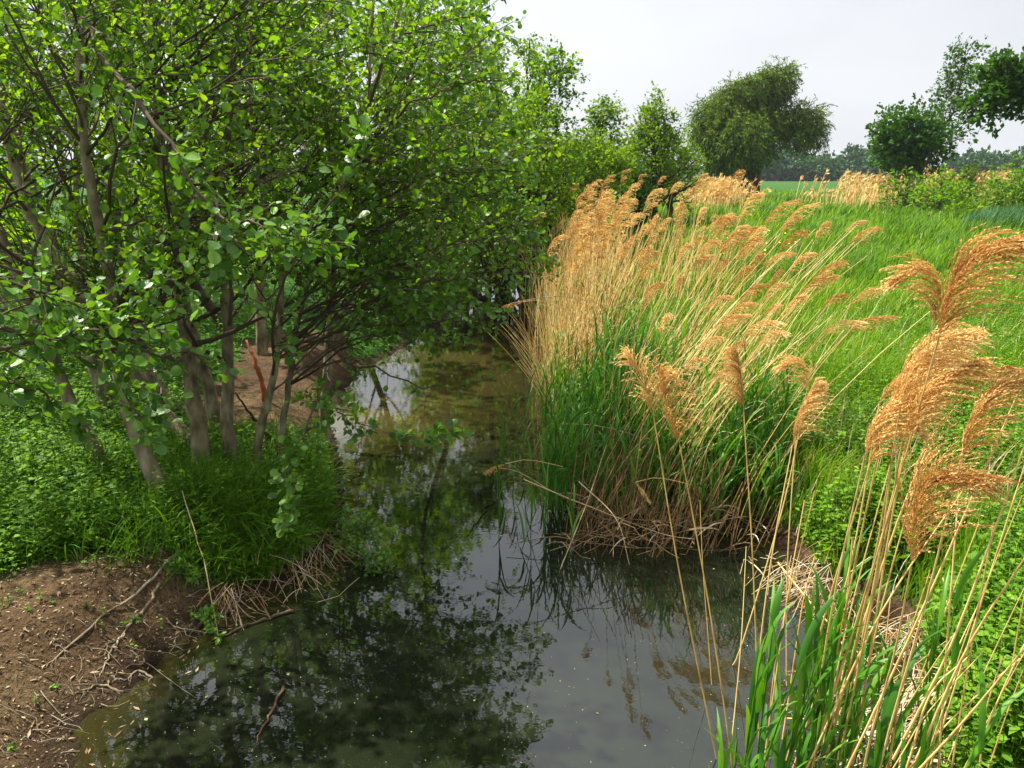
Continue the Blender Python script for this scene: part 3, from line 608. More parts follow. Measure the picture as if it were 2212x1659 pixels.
# distant trees beyond the meadow
def far_tree(label, px, py, y, w, kind=0, leaf=1.1):
    b = on(px, y); top = ht(py, y); h = max(top - b[2], 3); c = b + [0, 0, h * .55]
    if kind == 0: bl = [(c + [R.normal(0, w * .15), 0, 0], w * .5, h * .45), (c + [w * .25, 0, -h * .2], w * .4, h * .3), (c + [-w * .3, 0, -h * .22], w * .35, h * .3)]
    else: bl = [(b + [0, 0, h * .75], w * .45, h * .24), (b + [w * .1, 0, h * .45], w * .35, h * .16)]
    n_ = 26000 / (w * w * h)
    return blob_tree("distant_tree", label, "tree", b, [b, b + [0, 0, h * .3], b + [.2, 0, h * .6]], w * .03, bl, leaf, M_FAR, SLEAF, min(n_, 3.0) * .7, seglen=1.6, group="trees beyond the meadow")
DY = 240
for lab, px, py, w_, k in [("broad distant tree right beside the willow trunk", 1690, 328, 15, 0), ("distant tree second from the willow", 1730, 338, 13, 0), ("distant tree at the end of the broad block", 1762, 345, 12, 0),
        ("distant thin tree standing free of the broad block", 1790, 335, 5, 1), ("distant small tree low in the gap", 1812, 352, 5, 1), ("distant tall narrow tree, first of the trio over the reeds", 1838, 322, 8, 1),
        ("distant tall narrow tree, middle of the trio over the reeds", 1862, 320, 8, 1), ("distant tall narrow tree, last of the trio over the reeds", 1885, 322, 9, 1), ("distant round tree behind the dense maple", 1910, 318, 13, 0),
        ("distant tree seen between the maple and the oak limb", 2090, 335, 14, 0), ("distant thin tree poking above the bush line", 2128, 326, 6, 1), ("distant low tree beside the thin one", 2160, 338, 12, 0), ("distant tree at the edge of the picture", 2200, 326, 16, 0)]:
    far_tree(lab, px, py, DY + R.uniform(-15, 15), w_, k)
fw = MB()
fx = np.concatenate([np.linspace(-260, 330, 1400)]); n_ = len(fx)
fy = R.uniform(330, 420, n_); cz = 1 + R.random(n_)**.7 * (9 + 3 * wave(fx, fx * 0, .06))
for rep in range(14):
    p = np.stack([fx + R.normal(0, 3, n_), fy + R.normal(0, 6, n_), np.abs(R.random(n_)) * (7 + 2.5 * wave(fx, fx * 0, .05))], -1)
    X, Y, Z = frames(R.normal(size=(n_, 3)), 1.0); inst(fw, *SLEAF, p, X, Y, Z, R.uniform(1.5, 3.2, n_), R.random(n_))
tag(fw.build("distant_wood", M_FAR), "blue green wood along the horizon", "wood", kind="stuff")

# ------------------------------------------------------------------ meadow grass and herbs
def right_ok(x, y):
    return wdist(x, y) > .10
def blades(mb, x, y, h, wdt, lean=.35, npt=4, droop=.5, wind=(.25, 0)):
    K = len(x); z = height(x, y); base = np.stack([x, y, z - .01], -1)
    az = R.uniform(0, 2 * math.pi, K); d = np.stack([np.cos(az), np.sin(az), 0 * az], -1) * lean * R.uniform(.2, 1.4, (K, 1)) + [wind[0], wind[1], 0]
    t = np.linspace(0, 1, npt)[None, :, None]
    P = base[:, None] + np.array([0, 0, 1.0]) * h[:, None, None] * (t - droop * .35 * t * t * np.linalg.norm(d, axis=1)[:, None, None]) + d[:, None] * h[:, None, None] * t * t
    S = nrm(np.cross(d + [0, 0, .001], [0, 0, 1.0]) + R.normal(0, .4, (K, 3)))
    W = wdt[:, None] * np.array([1, .9, .6, .08])[None, :npt] * .5
    ribbons(mb, P, W, S, R.random(K))
def field_pts(n, y0, y1, x0, x1):
    u = R.uniform(1 / y1, 1 / y0, n); y = 1 / u; x = y * R.uniform(x0, x1, n); return x, y
gmb = MB()
for n, y0, y1 in ((60000, 3.6, 9), (120000, 8, 90)):
    x, y = field_pts(n, y0, y1, .06, .98)
    m = right_ok(x, y) & (x > .6) & ((y < 9) | (x > .9)); x, y = x[m], y[m]
    pat = .75 + .5 * wave(x, y, .55, 2) + .25 * wave(x, y, 2.1, 1)
    h = (.16 + .16 * np.clip(pat, 0, 1.4)) * R.uniform(.5, 1.4, len(x)) * (1 + smooth((y - 15) / 30) * .4)
    blades(gmb, x, y, h, .006 + y * .0011, lean=.45)
tag(gmb.build("meadow_grass", M_GRASS), "lush green grass covering the meadow", "grass", kind="stuff")

def herbs(mb, x, y, hh, leaf, nleaf=7, tpl=PLEAF, wood=None):
    K = len(x); z = height(x, y)
    az = R.uniform(0, 6.28, K); ln = R.uniform(0, .35, K)
    d = nrm(np.stack([np.cos(az) * ln, np.sin(az) * ln, np.ones(K)], -1))
    b = np.stack([x, y, z], -1)
    if wood is not None:
        P = b[:, None] + d[:, None] * hh[:, None, None] * np.linspace(0, 1, 3)[None, :, None]
        tubes(wood, P, np.tile([.0028, .0022, .001], (K, 1)), 3, a=R.random(K))
    for k in range(nleaf):
        t = (k + .6) / nleaf; th = az + k * 2.4
        Y = np.stack([np.cos(th), np.sin(th), R.uniform(-.1, .55, K)], -1)
        pos = b + d * (hh * t)[:, None]; X, Y, Z = frames(Y, .3)
        inst(mb, *tpl, pos, X, Y, Z, leaf * R.uniform(.6, 1.2, K) * (1.15 - .4 * t), R.random(K))
hb = MB()
x, y = field_pts(30000, 3.0, 17, .08, .98); pn = wave(x, y, .8, 7) + .45 * wave(x, y, 3, 2) - np.interp(y, [3, 6, 9, 17], [-.9, -.55, -.25, .35])
m = right_ok(x, y) & (pn > 0) & (x > .5); x, y = x[m], y[m]
herbs(hb, x, y, R.uniform(.12, .46, len(x)), .060, 8, wood=hb)
x, y = x[::5] + .05, y[::5]; herbs(hb, x, y, R.uniform(.1, .3, len(x)), .13, 5, wood=hb)
tag(hb.build("meadow_nettles", M_HERB), "dark green nettles and herbs on the meadow bank", "herbs", kind="stuff")
sk = MB(); x, y = field_pts(2600, 5, 45, .12, .75); m = right_ok(x, y) & (x > .9) & (wave(x, y, .7, 9) > -.2); x, y = x[m], y[m]
blades(sk, x, y, R.uniform(.3, .6, len(x)), .003 + y * .0006, lean=.3)
tag(sk.build("dry_meadow_stalks", M_DEAD), "thin dry stalks and seed heads among the meadow grass", "stalks", kind="stuff")
# hummocks of coarse grass further off and the strip of crop
hg = MB()
for _ in range(60):
    y0 = R.uniform(14, 44); x0 = y0 * R.uniform(.14, .68); n = 160
    x = x0 + R.normal(0, .35, n); y = y0 + R.normal(0, .3, n); blades(hg, x, y, R.uniform(.3, .65, n), np.full(n, .02 + y0 * .0007), .4)
tag(hg.build("grass_tussocks", M_LUSH), "taller tussocks of coarse grass in the meadow", "grass", kind="stuff")
cp = MB(); n = 16000; x = R.uniform(14, 34, n); y = R.uniform(31, 37, n) + (x - 20) * .05; m = x > 17 + (y - 31) * .8; x, y = x[m], y[m]
blades(cp, x, y, R.uniform(.5, .8, len(x)), np.full(len(x), .035), .25); tag(cp.build("crop_strip", M_WHEAT), "blue green strip of cereal at the meadow's far edge", "crop", kind="stuff")
fl = MB(); n = 90; y = R.uniform(20, 27, n); x = y * R.uniform(.24, .36, n); p = np.stack([x, y, height(x, y) + R.uniform(.3, .42, n)], -1)
X, Y, Z = frames(R.normal(size=(n, 3)) * [1, 1, .2], .3); inst(fl, *SLEAF, p, X, Y, Z, .09, R.random(n)); tag(fl.build("yellow_flowers", M_FLOWER), "scatter of small yellow meadow flowers", "flowers", kind="stuff")

# left bank vegetation
def left_pts(n, y0, y1, x0=-1.1, x1=.0):
    x, y = field_pts(n, y0, y1, x0, x1); m = (wdist(x, y) > .05) & (x < 1.0 + 0 * y) & ~((x > .2) & (y < 12)); return x[m], y[m]
um = MB()
x, y = left_pts(32000, 4.2, 30); sm = soilmask(x, y); m = R.random(len(x)) > sm * 1.3 + .1; x, y = x[m], y[m]
pn = wave(x, y, 1.7, 3) + .5 * wave(x, y, 5.0, 1); m = pn > -.55; x, y, pn = x[m], y[m], pn[m]
hh = R.uniform(.06, .5, len(x)) * np.interp(y, [4, 7, 12], [.7, .95, 1.5]) * (.55 + .5 * np.clip(pn + .4, 0, 1.4))
big = R.random(len(x)) < .22 + .25 * (pn > .5)
herbs(um, x[~big], y[~big], hh[~big], .048, 7, wood=um); herbs(um, x[big], y[big], hh[big] * .8, .10, 5, wood=um)
tag(um.build("bank_undergrowth", M_HERB), "herbs and seedlings covering the shaded bank", "undergrowth", kind="stuff")
lg = MB()
c = [(base_at(470, 1090), .55, 4200), (base_at(560, 1060), .55, 4200), (base_at(650, 1050), .40, 3600), (base_at(560, 1170), .35, 2200), (base_at(420, 1060), .5, 1800), (base_at(700, 1110), .22, 1700), (base_at(700, 960), .25, 900)]
for p, s_, n in c:
    x = p[0] + R.normal(0, s_, n); y = p[1] + R.normal(0, s_, n); m = (wdist(x, y) > -.03) & (soilmask(x, y) < .9); x, y = x[m], y[m]
    x, y = x[::2], y[::2]; blades(lg, x, y, R.uniform(.2, .62, len(x)) * (.75 + .4 * wave(x, y, 3.3, 2)), np.full(len(x), .012), .9, droop=1.2, wind=(.1, -.1))
cl = MB()
for c_, s_, n in ((gp2 if False else base_at(470, 1160), .45, 500), (base_at(600, 1130), .35, 420), (base_at(330, 1130), .5, 300), (base_at(680, 1030), .25, 260), (base_at(250, 1160), .6, 260)):
    x = c_[0] + R.normal(0, s_, n); y = c_[1] + R.normal(0, s_, n); m = (wdist(x, y) > .08) & (soilmask(x, y) < R.uniform(.05, .6, len(x))); x, y = x[m], y[m]
    m = wave(x, y, 2.6, 5) > .15; x, y = x[m], y[m]; herbs(cl, x, y, R.uniform(.15, .48, len(x)), .075, 14, tpl=NLEAF, wood=cl)
tag(cl.build("cleavers", M_HERB), "whorled bright green cleavers and weeds over the bank grass", "weeds", kind="stuff")
tag(lg.build("bank_grass", M_LUSH), "long lush grass around the feet of the alders", "grass", kind="stuff")

# ------------------------------------------------------------------ reeds
def plume(mb, axis, side, nb, ns, sl=.014, sw=.0030, spread=.42, droop=.35, fluff=.5):
    A = spline(axis, 14); Lp = np.linalg.norm(np.diff(A, axis=0), axis=1).sum(); side = np.asarray(side, float)
    t = np.sort(R.uniform(0, 1, nb)); u = t * 13; i = np.minimum(u.astype(int), 12); f = (u - i)[:, None]
    pos = A[i] + (A[i + 1] - A[i]) * f; T = nrm(A[i + 1] - A[i])
    q = nrm(np.cross(T, R.normal(size=T.shape)))
    d = nrm(T + q * spread + side * .25 * R.random((nb, 1)))
    Lb = Lp * (.18 + .34 * np.sin(np.clip(1 - t, 0, 1) * 2.2)) * R.uniform(.6, 1.15, nb)
    npt = 7; pts = [pos]
    for k in range(npt - 1):
        d = nrm(d + (side * .8 + np.array([0, 0, -.75])) * droop * (.35 + k * .12) + R.normal(0, .05, d.shape))
        pts.append(pts[-1] + d * (Lb / (npt - 1))[:, None])
    B = np.stack(pts, 1)
    va = R.uniform(0, .55, nb)
    ribbons(mb, B, np.tile(np.linspace(1, .4, npt) * .0009 * (sw / .003), (nb, 1)), nrm(np.cross(B[:, -1] - B[:, 0], [0, 1.0, 0]) + 1e-3), va * .6)
    tt = R.uniform(.08, 1, (nb, ns)); u = tt * (npt - 1); i = np.minimum(u.astype(int), npt - 2); f = (u - i)[..., None]; kk = np.arange(nb)[:, None]
    p = (B[kk, i] + (B[kk, i + 1] - B[kk, i]) * f).reshape(-1, 3); T2 = nrm((B[kk, i + 1] - B[kk, i]).reshape(-1, 3))
    Y = nrm(T2 + R.normal(0, fluff * .55, T2.shape)); X = nrm(np.cross(Y, R.normal(size=Y.shape))); Z = np.cross(X, Y)
    tv = np.array([(0, 0, 0), (.5, .45, 0), (0, 1, 0), (-.5, .45, 0)]); tv[:, 0] *= sw / sl
    inst(mb, tv, [np.array([(0, 1, 2, 3)])], p, X, Y, Z, sl * R.uniform(.6, 1.2, len(p)), np.clip(np.repeat(va, ns) * .7 + tt.ravel() * .35 + R.normal(0, .12, len(p)), 0, 1))

def stem_tube(mb, P, r, nodes=9):
    n = nodes * 4 + 1; Q = spline(P, n); rad = r * np.linspace(1, .45, n); a = np.full(n, R.uniform(.35, .8))
    a[::4] -= .30; rad[::4] *= 1.22; a += R.normal(0, .05, n)
    tubes(mb, Q, rad, 6, a=np.clip(a, 0, 1)[None]); return Q

def reed_leaves(mb, base, d0, n, L0, wd, up=.9, dk=1.0):
    """broad arching reed leaves from points base (n,3)"""
    az = R.uniform(0, 6.28, n); o = np.stack([np.cos(az), np.sin(az), 0 * az], -1) * R.uniform(.15, .6, (n, 1)) + np.asarray(d0)
    dd = nrm(o + [0, 0, up]); LL = L0 * R.uniform(.6, 1.2, n); pts = [base]; d = dd
    npt = 9
    for k in range(npt - 1):
        d = nrm(d + o * .05 * k + np.array([0, 0, -.035 * k * dk]) * R.uniform(.3, 2.0, (n, 1))); pts.append(pts[-1] + d * (LL / (npt - 1))[:, None])
    P = np.stack(pts, 1); S = nrm(np.cross(o, [0, 0, 1.0]) + R.normal(0, .25, (n, 3)))
    prof = np.array([.45, .8, 1, 1, .95, .8, .6, .35, .03]) * .5
    ribbons(mb, P, wd * R.uniform(.7, 1.1, n)[:, None] * prof[None], S, R.random(n), fold=.35)

GR = "dry plumed reeds"
def hero_reed(label, stem, ax, side, r=.0055, nb=70, ns=24, sl=.011, sw=.0034, droop=.35, spread=.42, leaf=False):
    """stem: world points up to the plume foot; ax: world points of the plume axis after the foot"""
    base = np.array(stem[0], float); root = empty("plumed_reed", label, "reed", base, GR)
    sm_ = MB(); stem_tube(sm_, stem, r, 10); sm_.build("stem", M_STEM, root, origin=base)
    pm = MB(); plume(pm, [stem[-1]] + list(ax), side, int(nb * 1.6), int(ns * 1.9), min(sl, .011), sw, spread, droop); pm.build("plume", M_PLUME, root, origin=base, smooth=False)
    return root
def low(p, q, z=-.1):      # extend the line q->p down to the bed
    p = np.array(p); q = np.array(q); v = p - q; t = (z - p[2]) / v[2]; return p + v * t * .9
SR = np.array([.9, -.1, 0]); SLf = np.array([-.9, -.2, 0])
# tall ones at the front
def front(label, pts, axis, y0, y1, side=SR, **k):
    n = len(pts); ys = np.linspace(y0, y1, n); st = [D(x, y, d) for (x, y), d in zip(pts, ys)]
    b = low(st[0], st[1]); b[1] = y0 + .1
    return hero_reed(label, [b] + st, [D(x, y, y1 + .02 * j) for j, (x, y) in enumerate(axis)], side, **k)
F = [("tallest front reed with a huge rust orange plume bending out of the picture", [(1770, 1600), (1900, 1180), (2028, 730)], [(2060, 620), (2110, 545), (2225, 505)], 3.0, 2.5, SR, dict(nb=120, ns=40, sl=.015)),
     ("front reed whose pale plume hooks back over the meadow", [(1850, 1600), (1930, 1100), (2012, 720)], [(2030, 650), (2000, 582), (1940, 600)], 3.1, 2.7, SLf, dict(nb=60, ns=24)),
     ("front reed with a fluffy plume pressed against the tallest one", [(1790, 1620), (1880, 1250), (1945, 880)], [(1975, 800), (2030, 740), (2090, 715)], 3.05, 2.7, SR, dict(nb=100, ns=32)),
     ("front reed with a wide sandy plume under the rust orange one", [(1815, 1630), (1905, 1200), (1950, 950)], [(1985, 870), (2040, 815), (2110, 780)], 3.0, 2.6, SR, dict(nb=90, ns=30)),
     ("front reed with a low golden plume left of the big cluster", [(1745, 1640), (1800, 1300), (1868, 985)], [(1890, 920), (1940, 870), (2010, 850)], 3.15, 2.8, SR, dict(nb=100, ns=30)),
     ("front reed with a short orange plume hanging at the foot of the cluster", [(1700, 1640), (1790, 1300), (1880, 1000)], [(1900, 950), (1945, 915), (1990, 930)], 3.2, 2.85, SR, dict(nb=70, ns=26)),
     ("front reed with a brown plume fanned like a broom", [(1870, 1640), (1930, 1420), (1968, 1225)], [(1975, 1120), (2010, 1035), (2140, 1035)], 2.7, 2.4, SR, dict(nb=110, ns=36, droop=.28, spread=.5)),
     ("front reed with a brown plume against the meadow at the picture edge", [(1905, 1640), (2000, 1300), (2078, 985)], [(2110, 900), (2150, 840), (2230, 820)], 2.8, 2.4, SR, dict(nb=90, ns=28)),
     ("front reed with a thin yellow plume above the brown edge one", [(1880, 1300), (1990, 1000), (2090, 840)], [(2120, 812), (2160, 798), (2215, 800)], 3.0, 2.8, SR, dict(nb=40, ns=18)),
     ("front reed with a small dark drooping tail below the golden plume", [(1720, 1640), (1830, 1250), (1900, 870)], [(1925, 830), (1970, 800), (2010, 790)], 3.3, 3.1, SR, dict(nb=60, ns=22)),
     ("front reed with a dense amber plume filling the middle of the cluster", [(1800, 1640), (1890, 1250), (1935, 930)], [(1955, 860), (2000, 790), (2060, 760)], 3.1, 2.8, SR, dict(nb=110, ns=30)),
     ("front reed with a ragged tan plume just outside the golden one", [(1760, 1640), (1840, 1250), (1915, 900)], [(1945, 830), (1985, 760), (2050, 700)], 3.2, 2.9, SR, dict(nb=90, ns=28)),
     ("lone reed leaning back with two blond plume tufts over the green blades", [(1548, 1640), (1470, 1250), (1412, 900)], [(1400, 850), (1380, 800), (1358, 768)], 3.6, 3.9, np.array([.4, -.1, -.3]), dict(nb=60, ns=24, spread=.35)),
     ("lone reed leaning back, pale plume hanging beside the two tufted one", [(1580, 1640), (1530, 1300), (1468, 960)], [(1450, 900), (1436, 850), (1428, 800)], 3.5, 3.8, np.array([.7, -.1, -.3]), dict(nb=80, ns=26, spread=.4)),
     ("nearly upright reed with a narrow blond plume in front of the dense clump", [(1640, 1650), (1628, 1250), (1606, 880)], [(1604, 840), (1600, 800), (1590, 755)], 3.6, 3.9, SLf, dict(nb=80, ns=24, spread=.25)),
     ("reed with a crook shaped plume curling back beside the narrow blond one", [(1600, 1400), (1690, 1100), (1742, 850)], [(1742, 800), (1720, 778), (1688, 790)], 4.4, 4.4, SLf, dict(nb=60, ns=22)),
     ("upright reed with a two tiered plume over the bright clover", [(1612, 1650), (1660, 1250), (1712, 960)], [(1722, 910), (1740, 870), (1765, 835)], 3.7, 3.9, SR, dict(nb=90, ns=24, spread=.35)),
     ("reed just behind the two tiered plume with a smaller pointed head", [(1700, 1600), (1700, 1250), (1722, 900)], [(1735, 870), (1750, 845), (1762, 820)], 4.2, 4.4, SR, dict(nb=50, ns=20, spread=.3))]
for lab, st, ax, y0, y1, side, k in F: front(lab, st, ax, y0, y1, side, **k)
# bare broken culms at the front
def culm(label, pts, ys, r=.0055, z0=True, name="broken_reed", m=M_STEM):
    st = [D(x, y, d) for (x, y), d in zip(pts, ys)]
    if z0: st = [low(st[0], st[1])] + st
    mb = MB(); stem_tube(mb, st, r, 9); o = mb.build(name, m, origin=np.array(st[0])); tag(o, label, "reed", "bare reed culms"); return o
culm("thick reed culm crossing the picture edge beside the brown plume", [(1840, 1640), (2000, 1300), (2230, 780)], [2.7, 2.6, 2.5], .006)
culm("slanted broken culm crossing behind the front reeds, pointing down to the bank", [(1680, 1215), (1780, 1335), (1900, 1450), (2060, 1560)], [4.4, 4.0, 3.7, 3.5], .005, False)
culm("short standing culm with a white frayed tip", [(1800, 1600), (1820, 1400), (1842, 1160)], [3.2, 3.15, 3.1], .007)
culm("culm leaning out at the lower corner, lowest of the sloping three", [(1950, 1700), (2080, 1560), (2230, 1380)], [2.5, 2.4, 2.3], .006, False)
culm("sloping culm at the lower corner, the middle of three", [(1980, 1640), (2090, 1400), (2230, 1180)], [2.6, 2.5, 2.4], .006, False)
culm("steep culm at the lower corner, topmost of the sloping three", [(1930, 1640), (2060, 1380), (2225, 930)], [2.7, 2.6, 2.5], .006, False)
culm("long level dead culm lying over the muddy edge", [(1700, 1552), (1900, 1556), (2140, 1545)], [3.9, 3.8, 3.7], .004, False)
culm("upright culm near the middle of the front clump", [(1650, 1650), (1700, 1300), (1738, 1080)], [3.3, 3.4, 3.5], .005)
culm("thin dark kneed culm leaning over open water", [(1705, 1500), (1735, 1300), (1760, 1200)], [3.8, 3.9, 4.0], .005)
culm("white bleached culm hanging straight down into the dark water", [(1530, 1380), (1518, 1220), (1512, 1080)], [4.3, 4.4, 4.5], .003)

for i, (lab, pts, ys) in enumerate([("pale straight culm, one of a close pair in the front clump, outer one", [(1770, 1655), (1830, 1350), (1935, 960)], [3.0, 3.0, 2.95]), ("pale straight culm, inner one of the close pair", [(1800, 1655), (1870, 1300), (1965, 930)], [3.05, 3.05, 3.0]),
        ("culm bending gently behind the green blades", [(1655, 1655), (1680, 1400), (1760, 1060)], [3.5, 3.6, 3.7]), ("culm rising from the broad green blades to the golden plume", [(1835, 1655), (1900, 1330), (1990, 1000)], [3.1, 3.1, 3.1]),
        ("culm beside the broom shaped plume", [(1920, 1655), (1960, 1400), (2010, 1230)], [2.8, 2.8, 2.8]), ("leaning culm that crosses the pale pair", [(1745, 1655), (1900, 1330), (2080, 1060)], [2.95, 2.9, 2.9]),
        ("culm close to the picture edge behind the brown plume", [(2010, 1655), (2120, 1300), (2215, 1000)], [3.1, 3.1, 3.1]), ("thin culm in the water left of the green blades", [(1575, 1655), (1600, 1400), (1612, 1180)], [3.7, 3.9, 4.1]),
        ("short kinked culm among the sloping ones", [(1960, 1655), (2010, 1500), (2090, 1420)], [2.7, 2.7, 2.7]), ("dark old culm low in the front clump", [(1870, 1655), (1905, 1450), (1925, 1280)], [3.3, 3.3, 3.4])]):
    culm(lab, pts, ys, R.uniform(.0042, .0058))
ORDC = "first second third fourth fifth sixth seventh eighth ninth tenth eleventh twelfth thirteenth fourteenth last".split()
for i in range(15):
    bx_, yb = 1900 + i * 18 + R.uniform(-6, 6), R.uniform(2.6, 3.3); tx_ = bx_ + R.uniform(40, 260); ty_ = R.uniform(900, 1450)
    culm(f"thin bare culm crossing the lower corner, {ORDC[i]} of fifteen counting toward the edge", [(bx_, 1655), (bx_ * .6 + tx_ * .4 + R.normal(0, 6), 1655 * .55 + ty_ * .45), (tx_, ty_)], [yb, yb, yb + R.normal(0, .1)], R.uniform(.0032, .0055))
# mid and far reeds: a dozen sources, then copies
def src_reed(h, lean, mid):
    top = np.array([lean, 0, h]); st = [np.zeros(3), np.array([lean * .28, 0, h * .42]), np.array([lean * .66, 0, h * .78]), top]
    d = nrm(top - st[2]); Lp = R.uniform(.30, .42)
    ax = [top + d * Lp * .4, top + d * Lp * .75 + [.04, 0, -.01], top + d * Lp + [.12, 0, -.05]]
    sm_ = MB(); tubes(sm_, spline(st, 9), .0052 * np.linspace(1, .5, 9), 4, a=R.uniform(.3, .8)); s = sm_.build("stem", M_STEM)
    pm = MB()
    if mid: plume(pm, [top] + ax, np.array([.9, 0, 0]), 62, 18, .022, .0060, .40, .36)
    else: plume(pm, [top] + ax, np.array([.9, 0, 0]), 32, 12, .034, .0095, .38, .36)
    p = pm.build("plume", M_PLUME, smooth=False)
    return s, p
SRC = {True: [src_reed(R.uniform(2.2, 2.7), R.uniform(.5, 1.3), True) for _ in range(12)], False: [src_reed(R.uniform(1.5, 1.95), R.uniform(.05, .4), False) for _ in range(10)]}
used = set()
def put_reed(label, base, top=None, mid=True, group=GR, k=None, rz=0.0):
    k = R.integers(len(SRC[mid])) if k is None else k
    s, p = SRC[mid][k]; root = empty("plumed_reed", label, "reed", base, group)
    for q in (s, p):
        if (mid, k, q.name[:4]) not in used: c_ = q; used.add((mid, k, q.name[:4]))
        else: c_ = q.copy(); COL.objects.link(c_)
        c_.parent = root
    root.rotation_euler = (R.normal(0, .04), R.normal(0, .05), rz + R.normal(0, .3)); _s = R.uniform(.62, .8) if mid else R.uniform(.62, 1.12); root.scale = (_s, _s, _s)
    if top is not None:     # stretch so that the culm's end meets the wanted point
        v = np.array(top) - np.array(base); me = s.data; e = np.array(me.vertices[-1].co)
        root.rotation_euler = (0, 0, math.atan2(v[1], v[0])); root.scale = (max(np.hypot(v[0], v[1]) / e[0], .3), 1, v[2] / e[2]); root.scale[1] = root.scale[2]
        root.scale[0] = min(root.scale[0], 2.2)
    return root
tops = [(1800, 455), (1745, 520), (1795, 545), (1815, 600), (1822, 655), (1868, 600), (1870, 655), (1650, 470), (1640, 405), (1700, 560), (1530, 520), (1620, 560), (1575, 540), (1690, 620), (1425, 600), (1500, 430), (1545, 425),
        (1340, 445), (1440, 462), (1652, 660), (1545, 690), (1595, 650), (1480, 560), (1600, 480), (1735, 610), (1560, 610), (1660, 520), (1465, 660), (1420, 520), (1610, 700), (1500, 500), (1720, 480), (1380, 500), (1555, 460),
        (1760, 580), (1680, 680), (1640, 590), (1520, 740), (1590, 440), (1480, 470)]
zone = ["high over the meadow", "on the outer side of the clump", "in the thick of the leaning clump", "low in the leaning clump"]
rank = np.argsort(np.argsort([x for x, _ in tops]))
ORD = [f"{n}{'th' if 10 < n < 14 else {1: 'st', 2: 'nd', 3: 'rd'}.get(n % 10, 'th')}" for n in range(1, 60)]
for i, (x, y) in enumerate(tops):
    yd = float(np.interp(y, [400, 700], [8.4, 6.4])) + R.normal(0, .25)
    bx = 1290 + (x - 1380) * .62 + R.normal(0, 35); by = np.interp(yd, [6, 8.6], [1120, 960]) + R.normal(0, 12)
    b_ = G(bx, by, .05); t_ = D(x - 42, y + 68, yd); t_[1] = yd
    put_reed(f"leaning reed of the water clump, its plume {ORD[rank[i]]} of forty from the stream", b_, t_, True, "leaning reeds of the clump at the water")
# dense clump beyond, and the scattered reeds behind
def cluster(n, xr, yr, group, label, mid=False, zz=None, dens=None):   # spread like a bed, thinning at its edges
    c_ = 0; got = []
    while c_ < n:
        y = 1 / R.uniform(1 / yr[1], 1 / yr[0]); px = R.normal((xr[0] + xr[1]) / 2, (xr[1] - xr[0]) * .30); x = (px - 1106) / 2.1602 / 800 * y
        d = float(wdist(x, y))
        if d < -.5: continue
        z = max(float(height(x, y)), -.05); got.append((px, put_reed(label, (x, y, z), None, mid, group))); c_ += 1
    return got
_cl = cluster
def cluster(n, xr, yr, group, label, mid=False, num=True):
    got = sorted(_cl(n, xr, yr, group, label, mid), key=lambda q: q[0])
    if num:
        for k, (_, o) in enumerate(got): o["label"] = label.replace("#", ORD[k])
cluster(105, (1150, 1345), (11, 19), "reeds of the dense golden clump", "golden reed in the dense upright clump at the stream bend", num=False)
cluster(30, (1345, 1600), (14, 24), "reeds scattered behind the clump", "loose stand reed before the saplings, its foot # counting from the stream")
cluster(26, (1250, 1560), (6.6, 10.5), "short reeds of the clump at the water", "short reed low in the water clump, its foot # counting from the stream", True)
# the rest of the reed beds, one mass each
def bed(name, label, n, xr, yr, h, lean, wd, m, pl=.35, leaf=0):
    mb = MB(); y = 1 / R.uniform(1 / yr[1], 1 / yr[0], n); px = R.normal((xr[0] + xr[1]) / 2, (xr[1] - xr[0]) * .27, n) + 22 * wave(y, y * 0, 2.0); x = (px - 1106) / 2.1602 / 800 * y
    ok = wdist(x, y) > -.30; x, y = x[ok], y[ok]; n = len(x); z = np.clip(height(x, y), -.05, 9); hh = R.uniform(*h, n)
    ln = R.normal(lean, .14, n); ly = R.normal(0, .10, n); t = np.linspace(0, 1, 6)[None, :, None]
    P = np.stack([x, y, z], -1)[:, None] + np.array([0, 0, 1.0]) * hh[:, None, None] * t + (np.stack([ln, ly, 0 * ln], -1) * hh[:, None])[:, None] * t**1.6
    tubes(mb, P, (wd * np.linspace(1, .5, 6))[None] * np.ones((n, 1)), 3, a=R.random(n))
    return mb, P
mb, P = bed("", "", 1000, (1150, 1345), (9.5, 18), (.9, 1.85), .08, .0065, M_STEM); tag(mb.build("golden_reed_bed", M_STEM), "mass of dry golden reed stems at the stream bend", "reeds", kind="stuff")
mb, P = bed("", "", 250, (1225, 1640), (6.1, 8.2), (.7, 2.0), .5, .0042, M_STEM); tag(mb.build("tan_reed_bed", M_STEM), "mass of tan leaning reed stems in the clump at the water", "reeds", kind="stuff")
mb, P = bed("", "", 200, (1345, 1600), (14, 24), (.6, 1.4), .12, .006, M_STEM); tag(mb.build("loose_reed_stand", M_STEM), "loose stand of dry stems before the saplings", "reeds", kind="stuff")
mb, P = bed("", "", 190, (1120, 1230), (8.6, 12), (.5, 1.3), -.45, .005, M_STEM); tag(mb.build("sprawling_reed_stems", M_STEM), "dry stems sprawling over the water at the bend", "reeds", kind="stuff")
